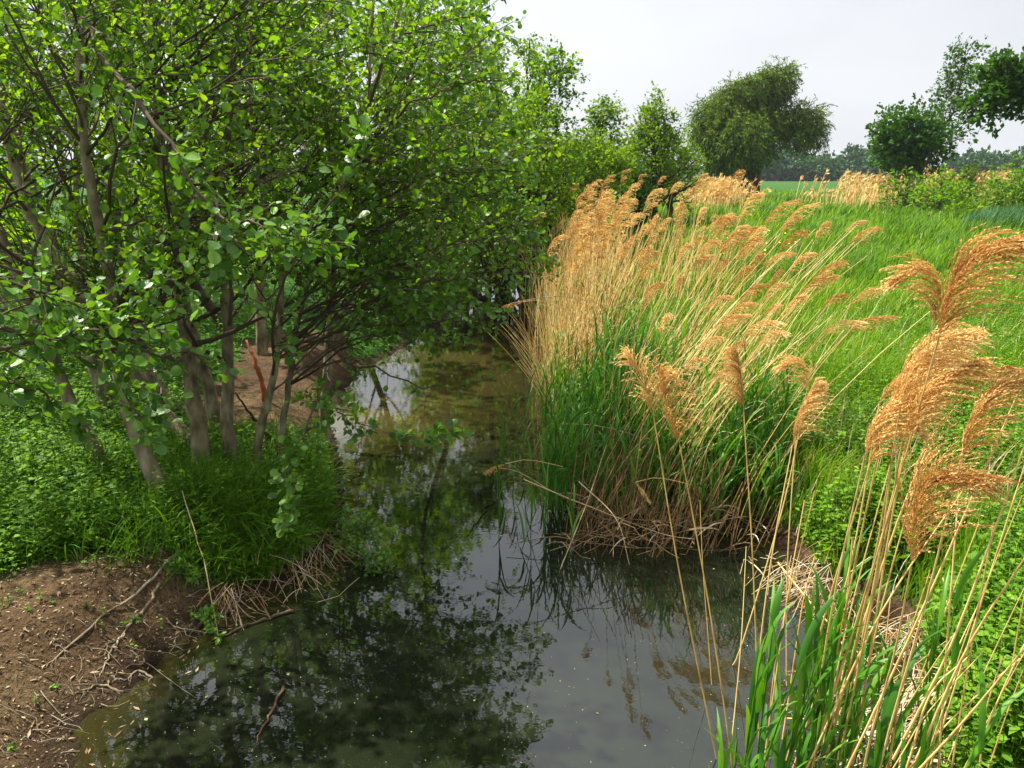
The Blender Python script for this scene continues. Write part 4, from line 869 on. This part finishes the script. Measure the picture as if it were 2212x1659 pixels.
# far reed patches by the meadow edge
fr = MB(); fp = MB()
for x0, x1, y0, y1, n, h in ((1760, 1960, 43, 56, 330, 2.1), (2080, 2150, 43, 47, 340, 2.2), (1470, 1590, 44, 56, 520, 1.7), (1950, 2060, 46, 50, 160, 2.4)):
    y = R.uniform(y0, y1, n); x = (R.normal((x0 + x1) / 2, (x1 - x0) * .27, n) - 1106) / 2.1602 / 800 * y; z = height(x, y); hh = h * R.uniform(.35, 1.1, n) * (.8 + .25 * wave(x, y, 1.7))
    t = np.linspace(0, 1, 4)[None, :, None]; ln = R.normal(.12, .16, n)
    P = np.stack([x, y, z], -1)[:, None] + np.array([0, 0, 1.0]) * hh[:, None, None] * t + (np.stack([ln * hh, 0 * ln, 0 * ln], -1))[:, None] * t**1.5
    tubes(fr, P, np.full((n, 4), .014), 3, a=R.random(n))
    for k in range(6):
        e = P[:, -1] - (P[:, -1] - P[:, -2]) * R.uniform(0, .55, (n, 1)); Y = nrm(R.normal(0, .45, (n, 3)) + [.5, 0, .7]); X = nrm(np.cross(Y, R.normal(size=Y.shape)))
        inst(fp, *NLEAF, e, X, Y, np.cross(X, Y), R.uniform(.18, .34, n), R.random(n))
tag(fr.build("far_reed_stems", M_STEM), "dry reed stems in the far beds along the hedge", "reeds", kind="stuff")
tag(fp.build("far_reed_plumes", M_PLUME, smooth=False), "pale tan plumes of the far reed beds", "reeds", kind="stuff")

# green young reed blades
def green_shoots(mb, px, y, hmin, hmax, wd, nl=6, upr=1.5, dk=1.0):
    for a_, b_ in zip(px, y):
        x = (a_ - 1106) / 2.1602 / 800 * b_; z = max(float(height(x, b_)), -.08); h = R.uniform(hmin, hmax); ln = R.normal([.08, 0], .1)
        top = np.array([x + ln[0] * h, b_ + ln[1] * h, z + h]); base = np.array([x, b_, z])
        tubes(mb, spline([base, base * .5 + top * .5, top], 4), np.array([.0045, .004, .003, .002]) * (wd / .02) ** .5, 4, a=.5)
        tt = np.linspace(.30, 1, nl)[:, None]; reed_leaves(mb, base + (top - base) * tt, np.array([.12, 0, 0]), nl, R.uniform(.32, .5), wd, upr, dk)
gs = MB()
n = 300; green_shoots(gs, R.uniform(1175, 1500, n) + 0, R.uniform(6.5, 9.6, n), .4, .95, .022)
n = 70; green_shoots(gs, R.uniform(1180, 1330, n), R.uniform(9, 14, n), .5, 1.0, .028)
n = 70; green_shoots(gs, R.uniform(1480, 1720, n), R.uniform(6.3, 7.0, n), .4, .75, .022)
tag(gs.build("green_reed_blades", M_RLEAF), "dense green young reed blades in front of the dry clump", "reeds", kind="stuff")
SG = "young green reed shoots standing in open water"
for lab, px, y, h in [("young reed shoot furthest out in the water", 1072, 7.6, .75), ("young reed shoot beside the outermost one", 1105, 7.2, .6), ("young reed shoot before the bright reflection", 1128, 8.2, .8),
        ("bent young reed shoot over the sky reflection", 1075, 6.25, .55), ("young reed shoot nearest the open water of the clump", 1150, 6.5, .7), ("low young reed shoot at the clump corner", 1180, 6.1, .6),
        ("tall young reed shoot at the clump's outer corner", 1165, 7.3, .95), ("young reed shoot among the broken black stems", 1120, 6.0, .5), ("young reed shoot leaning in before the dry tangle", 1240, 5.9, .5),
        ("thin young reed shoot before the bend", 1150, 9.0, .8)]:
    g = MB(); green_shoots(g, [px], [y], h, h * 1.05, .02, 5); o = g.build("reed_shoot", M_RLEAF); tag(o, lab, "reed", SG)
GF = "broad green reed plants at the front"
for i, (lab, px, y, h, w_) in enumerate([("broad bladed green reed with a curled blade at the outer edge of the front clump", 1665, 3.05, 1.25, .034), ("broad green reed right behind the curled one", 1700, 3.2, 1.15, .032),
        ("green reed between the first front culms", 1760, 3.1, 1.2, .03), ("tall green reed in the middle of the front culms", 1800, 3.0, 1.25, .032), ("green reed spreading low under the front culms", 1840, 3.05, 1.0, .03),
        ("green reed with a long blade pointing toward the bank", 1880, 3.1, 1.15, .03), ("green reed at the muddy edge behind the front culms", 1930, 3.2, 1.0, .028), ("dark green reed at the bottom corner under the culms", 1990, 2.8, 1.05, .03),
        ("green reed beside the sloping culms", 2040, 2.9, 1.2, .03), ("tall green reed against the meadow near the picture edge", 2110, 3.0, 1.3, .03), ("small green reed tips low in front of the water", 1620, 3.0, .6, .024), ("green reed standing behind the tall pale culm pair", 1865, 3.5, 1.2, .026)]):
    g = MB(); 
    for rep in range(3): green_shoots(g, [px + 28 + R.normal(0, 12)], [y + R.normal(0, .06)], h * .75, h * 1.0, w_ * 1.1, 7, 2.6, .45)
    o = g.build("green_reed", M_RLEAF); tag(o, lab, "reed", GF)
# dead tangle at the foot of the clump
dt = MB(); n = 60; px = R.uniform(1230, 1700, n); y = R.uniform(5.7, 6.9, n); x = (px - 1106) / 2.1602 / 800 * y
az = R.uniform(0, 6.28, n); el = R.uniform(-.05, .55, n); LL = R.uniform(.3, 1.2, n); d = np.stack([np.cos(az) * np.cos(el), np.sin(az) * np.cos(el) * .6, np.sin(el)], -1)
b_ = np.stack([x, y, R.uniform(.0, .22, n)], -1); t = np.linspace(-.5, .5, 6)[None, :, None]
P = b_[:, None] + d[:, None] * LL[:, None, None] * t + R.normal(0, .02, (n, 6, 3)); P[..., 2] = np.maximum(P[..., 2] - .15 * t[..., 0]**2, .004)
tubes(dt, P, np.full((n, 6), .0032), 4, a=R.uniform(0, .6, n)); reed_leaves(dt, b_[:60], np.zeros(3), 60, .3, .016, .1)
n = 110; px = R.uniform(1900, 2250, n); y = R.uniform(2.9, 3.9, n); x = (px - 1106) / 2.1602 / 800 * y; az = R.normal(.4, .5, n); el = R.uniform(-.1, .8, n); LL = R.uniform(.3, 1.1, n)
d = np.stack([np.cos(az) * np.cos(el), np.sin(az) * np.cos(el), np.sin(el)], -1); b2_ = np.stack([x, y, np.maximum(height(x, y), 0) + R.uniform(.02, .25, n)], -1)
P = b2_[:, None] + d[:, None] * LL[:, None, None] * np.linspace(-.4, .6, 6)[None, :, None]; P[..., 2] = np.maximum(P[..., 2], .01); tubes(dt, P, np.full((n, 6), .0036), 4, a=R.random(n)); reed_leaves(dt, b2_[:50], np.array([.2, 0, 0]), 50, .35, .018, .3)
tag(dt.build("dead_reed_tangle", M_DEAD), "criss-cross tangle of dead stems at the foot of the clump", "dead reeds", kind="stuff")
st_ = MB(); n = 400; px = R.uniform(1230, 1700, n); y = R.uniform(5.9, 7.6, n); x = (px - 1106) / 2.1602 / 800 * y
b_ = np.stack([x, y, np.full(n, -.05)], -1); hh = R.uniform(.2, .9, n); dd = np.stack([R.normal(.25, .25, n), R.normal(0, .2, n), np.ones(n)], -1)
P = b_[:, None] + (dd * hh[:, None])[:, None] * np.linspace(0, 1, 4)[None, :, None]; tubes(st_, P, np.full((n, 4), .004), 3, a=R.uniform(0, .3, n))
tag(st_.build("reed_stubble", M_DEAD), "brown broken stubble standing in the water under the clump", "dead reeds", kind="stuff")
for lab, pts, ys in [("long pale dead reed arching out over the water at the bend", [(1105, 655), (1200, 640), (1290, 655), (1340, 670)], [9.5, 9.4, 9.3, 9.2]), ("pale dead reed lying low from the clump toward the open water", [(1130, 1035), (1250, 1085), (1420, 1150), (1500, 1165)], [5.95, 5.9, 5.85, 5.8]),
        ("dead reed dipping into the water in front of the stubble", [(1250, 1040), (1330, 1120), (1360, 1220)], [6.1, 5.8, 5.6]), ("bleached dead reed crossing the green blades", [(1190, 915), (1290, 920), (1410, 950)], [7.2, 7.0, 6.8]),
        ("bleached reed leaf sticking up at the clump corner", [(1210, 1230), (1270, 1080), (1310, 960)], [5.7, 5.9, 6.1]), ("thin dead reed ending in a small tuft over open water", [(1060, 1010), (1120, 1020), (1220, 1075), (1330, 1110)], [6.5, 6.4, 6.3, 6.2])]:
    culm(lab, pts, ys, .0045, False, "fallen_reed", M_DEAD)
def small_plume(label, foot, tip, y, side):
    f = D(*foot, y); t_ = D(*tip, y); pm = MB(); plume(pm, [f, f * .5 + t_ * .5 + [0, 0, .01], t_], side, 34, 16, .016, .0035, .3, .5)
    root = empty("fallen_plume", label, "reed", f, "fallen plumes"); pm.build("plume", M_PLUME, root, origin=f, smooth=False)
    s_ = MB(); tubes(s_, spline([f + [.5, .2, -.1], f + [.2, .1, .0], f], 6), np.full((6,), .003), 4, a=.6); s_.build("stem", M_STEM, root, origin=f)
small_plume("small orange plume drooping over open water on its own", (1092, 1002), (1050, 1018), 6.4, np.array([-.4, 0, -.2]))
small_plume("orange plume poking out of the bend toward the alder", (1130, 652), (1090, 660), 9.5, np.array([-.4, 0, -.2]))
small_plume("brown plume hanging inside the dead tangle", (1372, 1042), (1402, 1080), 6.0, np.array([.4, 0, -.3]))

# ------------------------------------------------------------------ bank details
def line_thing(name, label, cat, pts, r, m, group=None, z=True, sides=6, branch=0):
    P = spline(pts, 18); P[1:-1] += R.normal(0, min(r * .15, .004) if r > .03 else min(r * .5, .006), P[1:-1].shape)
    if z: P[:, 2] = np.maximum(P[:, 2], height(P[:, 0], P[:, 1]) + r * .4)
    mb = MB(); rad = r * np.linspace(1, .3, 18) * R.uniform(.8, 1.2, 18); tubes(mb, P, rad, sides, a=R.uniform(.3, .9, (1, 18)), cap=True)
    if branch:
        C, CR = grow(P[None], rad[None], branch, (.3, .95), .14, .6, -.05, .25, 6, .55); C[..., 2] = np.maximum(C[..., 2], height(C[..., 0], C[..., 1]) + .004)
        tubes(mb, C, CR, 4, a=R.random(len(C)))
    o = mb.build(name, m, origin=P[0]); tag(o, label, cat, group); return o
def gp(*p):
    out = []
    for x, y in p:
        q = G(x, y, .3)
        for _ in range(8):
            h_ = float(height(q[0], q[1])); q = G(x, y, max(h_, 0) * .5 + q[2] * .5)
        out.append(q)
    return out
GRT = "exposed roots on the bare bank"
line_thing("exposed_root", "longest pale root running down the bare bank", "root", gp((392, 1195), (372, 1205), (320, 1260), (240, 1325), (160, 1390), (95, 1440)), .014, M_ROOT, GRT, branch=5)
line_thing("exposed_root", "forked pale root beside the longest one", "root", gp((345, 1262), (320, 1310), (285, 1345), (260, 1380), (225, 1400)), .013, M_ROOT, GRT, branch=6)
line_thing("exposed_root", "short root descending from the fork toward the water", "root", gp((268, 1370), (245, 1400), (225, 1440), (215, 1465)), .009, M_ROOT, GRT, branch=4)
line_thing("exposed_root", "thin root curling near the weeds at the bank top", "root", gp((325, 1172), (318, 1195), (312, 1220)), .011, M_ROOT, GRT)
line_thing("exposed_root", "branched bleached root spread along the waterline", "root", gp((268, 1495), (220, 1480), (180, 1492), (150, 1500)), .009, M_ROOT, GRT, branch=9)
line_thing("exposed_root", "small twisted root between waterline and fork", "root", gp((330, 1465), (300, 1450), (270, 1470), (240, 1460)), .008, M_ROOT, GRT, branch=6)
line_thing("exposed_root", "dark root hugging the bank edge under the grass", "root", gp((510, 1305), (480, 1330), (440, 1345), (400, 1385)), .01, M_TWIG, GRT, branch=5)
line_thing("broken_stick", "brown stick lying on the bare bank near the weeds", "stick", gp((155, 1160), (110, 1168), (60, 1185)), .012, M_TWIG)
sp = [G(612, 1482, .02), G(590, 1530, .012), G(565, 1575, .008), G(543, 1628, -.003)]
line_thing("floating_stick", "reddish brown stick floating alone on the dark water", "stick", sp, .0085, M_ORANGE if False else mat("stick_bark", [(.06, .022, .015), (.15, .06, .035), (.30, .19, .10)], .6, noise=.4, nscale=12), z=False)
line_thing("dry_stalk", "long tan dry stalk bent down the bank to the water", "stalk", [base_at(400, 1120) + [0, 0, .3], base_at(440, 1190) + [0, 0, .22], base_at(472, 1285) + [0, 0, .06], G(500, 1318, .01)], .0045, M_DEAD, z=False)
line_thing("sunken_branch", "half sunken dark branch along the shore", "branch", [G(635, 1320, .01), G(560, 1340, .012), G(500, 1365, .01), G(455, 1390, .005)], .012, M_TWIG, z=False)
line_thing("fallen_log", "peeled log with raw orange inner wood leaning behind the stems", "log", [D(574, 870, b7[1] + .6), D(562, 815, b7[1] + .65), D(548, 775, b7[1] + .7), D(532, 735, b7[1] + .8)], .040, M_ORANGE, z=False, sides=9)
line_thing("leaning_branch", "short dead branch propped before the sandy cove", "branch", [D(580, 945, b6[1] + .3), D(545, 900, b6[1] + .35), D(508, 848, b6[1] + .4)], .022, M_DBARK, z=False)
for i, (lab, pts) in enumerate([("black broken stem poking out of the water, the longer one", [(1050, 1105), (1025, 1080), (1005, 1050)]), ("black broken stem poking out of the water, the shorter bent one", [(1075, 1085), (1040, 1068), (1060, 1058)])]):
    line_thing("dead_branch", lab, "stem", [G(*pts[0], .0), D(*pts[1], G(*pts[0])[1] - .02), D(*pts[2], G(*pts[0])[1] - .03)], .009, M_DBARK, "black broken stems in the water", z=False)
# fine rootlets hanging on the eroded edge, litter on the soil
rt = MB(); lt = MB()
n = 30000; x = R.uniform(-4.2, -.6, n); y = R.uniform(2.2, 6.5, n); d = wdist(x, y); m = (d > .0) & (d < .55) & (R.random(n) < .06) & (x < -.6); x, y = x[m], y[m]; n = len(x)
az = R.uniform(0, 6.28, n); LL = R.uniform(.04, .20, n); g = np.stack([np.cos(az), np.sin(az)], -1)
e = 1e-2; gr = np.stack([(wdist(x + e, y) - wdist(x - e, y)), (wdist(x, y + e) - wdist(x, y - e))], -1); gr = -gr / (np.linalg.norm(gr, axis=1, keepdims=True) + 1e-9)
dr = gr * .8 + g * .5; pts = []
for k in range(5):
    dr = dr + R.normal(0, .22, dr.shape); xx = x + dr[:, 0] * LL * k / 4; yy = y + dr[:, 1] * LL * k / 4
    pts.append(np.stack([xx, yy, np.maximum(height(xx, yy), 0) + .010 + .012 * math.sin(k)], -1))
P = np.stack(pts, 1); tubes(rt, P, (R.uniform(.0012, .0035, n)[:, None]) * np.linspace(1, .4, 5)[None], 4, a=R.random(n))
tag(rt.build("rootlets", M_ROOT), "fine pale rootlets bristling from the eroded edge", "roots", kind="stuff")
n = 16000; x = R.uniform(-4.5, -.5, n); y = R.uniform(2.2, 7.5, n); m = (wdist(x, y) > .02) & (soilmask(x, y) > .3); x, y = x[m], y[m]; n = len(x)
az = R.uniform(0, 6.28, n); Y = np.stack([np.cos(az), np.sin(az), R.normal(.05, .15, n)], -1); X, Y, Z = frames(Y, .35); p = np.stack([x, y, height(x, y) + .006], -1)
h_ = n // 2; inst(lt, *NLEAF, p[:h_], X[:h_], Y[:h_], Z[:h_], R.uniform(.015, .06, h_) , R.random(h_)); inst(lt, *SLEAF, p[h_:], X[h_:], Y[h_:], Z[h_:], R.uniform(.008, .022, n - h_), R.random(n - h_))
tag(lt.build("leaf_litter", M_LITTER), "dead leaves and twig bits on the bare earth", "litter", kind="stuff")
# dry stems under the grass overhang, and around the right bank
ds = MB()
for c0, n, s_ in ((gp((640, 1235))[0], 55, .16), (gp((690, 1190))[0], 50, .12), (gp((500, 1300))[0], 50, .06), (gp((1735, 1260))[0], 110, .12), (gp((1790, 1300))[0], 90, .10), (gp((1960, 1400))[0], 110, .12), (gp((2020, 1560))[0], 120, .18)):
    x = c0[0] + R.normal(0, s_, n); y = c0[1] + R.normal(0, s_, n); z = np.maximum(height(x, y), 0) + R.uniform(.02, .16, n); g = nrm(np.stack([R.normal(.3 if c0[0] < 0 else -.4, .5, n), R.normal(-.5, .5, n), R.uniform(-.7, .2, n)], -1))
    t = np.linspace(0, 1, 5)[None, :, None]; P = np.stack([x, y, z], -1)[:, None] + g[:, None] * R.uniform(.12, .38, n)[:, None, None] * t; P[..., 2] = np.maximum(P[..., 2] - .10 * t[..., 0]**2, .0)
    tubes(ds, P, np.full((n, 5), .0026), 3, a=R.random(n))
tag(ds.build("dry_bank_stems", M_DEAD), "tan dry stems hanging over the water's edge", "dry grass", kind="stuff")
wr = MB(); n = 5200; x, y = R.uniform(-3, 2.6, n), 1 / R.uniform(1 / 11, 1 / 2.6, n); d = wdist(x, y); m = (d < -.02) & (d > -.42) & (R.random(n) < np.exp(d * 5)); x, y = x[m], y[m]; n = len(x)
az = R.uniform(0, 6.28, n); Y = np.stack([np.cos(az), np.sin(az), 0 * az], -1); X = np.stack([-np.sin(az), np.cos(az), 0 * az], -1)
inst(wr, *NLEAF, np.stack([x, y, np.full(n, .004)], -1), X, Y, np.tile([0, 0, .3], (n, 1)), R.uniform(.015, .07, n), R.random(n)); tag(wr.build("shore_debris", M_LITTER), "brown leaves and stem bits drifted against the shore", "debris", kind="stuff")
sl_ = MB(); n = 260; x = R.uniform(-4.2, -.8, n); y = R.uniform(2.6, 6.2, n); m = (wdist(x, y) > .1) & (soilmask(x, y) > .5); herbs(sl_, x[m], y[m], R.uniform(.02, .09, m.sum()), .035, 5, wood=sl_)
tag(sl_.build("soil_seedlings", M_HERB), "small seedlings dotted over the bare earth", "seedlings", kind="stuff")
# floating specks on the water
fs = MB(); n = 2200; x, y = R.uniform(-3, 2.6, n), 1 / R.uniform(1 / 12, 1 / 2.3, n); m = wdist(x, y) < -.03; x, y = x[m], y[m]; n = len(x)
az = R.uniform(0, 6.28, n); Y = np.stack([np.cos(az), np.sin(az), 0 * az], -1); X = np.stack([-np.sin(az), np.cos(az), 0 * az], -1); Z = np.tile([0, 0, .2], (n, 1))
inst(fs, *SLEAF, np.stack([x, y, np.full(n, .003)], -1), X, Y, Z, np.where(R.random(n) < .035, R.uniform(.014, .035, n), R.uniform(.003, .009, n)), R.random(n))
tag(fs.build("floating_specks", M_SPECK), "tiny yellow seeds and leaf bits floating on the water", "debris", kind="stuff")
# plants that lean over the edge on the left
def rose(label, path, n, L0):
    P = spline(path, 12); base = P[0].copy(); root = empty("leafy_bush", label, "bush", base, "bushes hanging over the left water edge"); wmx, lm = MB(), MB()
    tubes(wmx, P, .006 * np.linspace(1, .4, 12), 5, a=.5); B, BR = grow(P[None], (.006 * np.linspace(1, .4, 12))[None], n, (.15, 1), L0, .8, -.02, .15, 6, .5); tubes(wmx, B, np.clip(BR, .0015, None), 3, a=.5)
    wmx.build("stem", M_TWIG, root, origin=base); scatter_leaves(lm, SLEAF, B, 18, .042, .5); lm.build("leaves", M_LEAFN, root, origin=base)
rose("feathery leaved bush arching over the water below the grass", [base_at(690, 1080) + [0, 0, .1], base_at(740, 1100) + [0, 0, .35], G(790, 1150, .2), G(810, 1225, .05)], 44, .24)
rose("low feathery shoot on the bare bank by the rootlets", [base_at(440, 1230), base_at(440, 1225) + [0, 0, .1], base_at(450, 1250) + [.05, -.05, .1]], 12, .10)
rose("small leafy seedling at the foot of the dry stalk", [base_at(370, 1190), base_at(372, 1188) + [0, 0, .08], base_at(390, 1190) + [.05, -.02, .08]], 10, .09)

for s, p in sum(SRC.values(), []):
    for q in (s, p):
        if q.parent is None: bpy.data.objects.remove(q)

# ------------------------------------------------------------------ air
hm = MB(); X0, X1, Y0, Y1, Z0, Z1 = -2700, 2700, -60, 3200, -1.6, 40
hm.add([(x, y, z) for z in (Z0, Z1) for y in (Y0, Y1) for x in (X0, X1)], [np.array([(0, 2, 3, 1), (4, 5, 7, 6), (0, 1, 5, 4), (2, 6, 7, 3), (0, 4, 6, 2), (1, 3, 7, 5)])], .5)
M_AIR = bpy.data.materials.new("air"); M_AIR.use_nodes = True; nt = M_AIR.node_tree; nt.nodes.clear()
o_ = nt.nodes.new("ShaderNodeOutputMaterial"); v_ = nt.nodes.new("ShaderNodeVolumePrincipled"); v_.inputs["Color"].default_value = (.86, .92, 1, 1)
v_.inputs["Density"].default_value = .00022; v_.inputs["Anisotropy"].default_value = .2; nt.links.new(v_.outputs[0], o_.inputs["Volume"])
tag(hm.build("haze", M_AIR, smooth=False), kind="stuff")
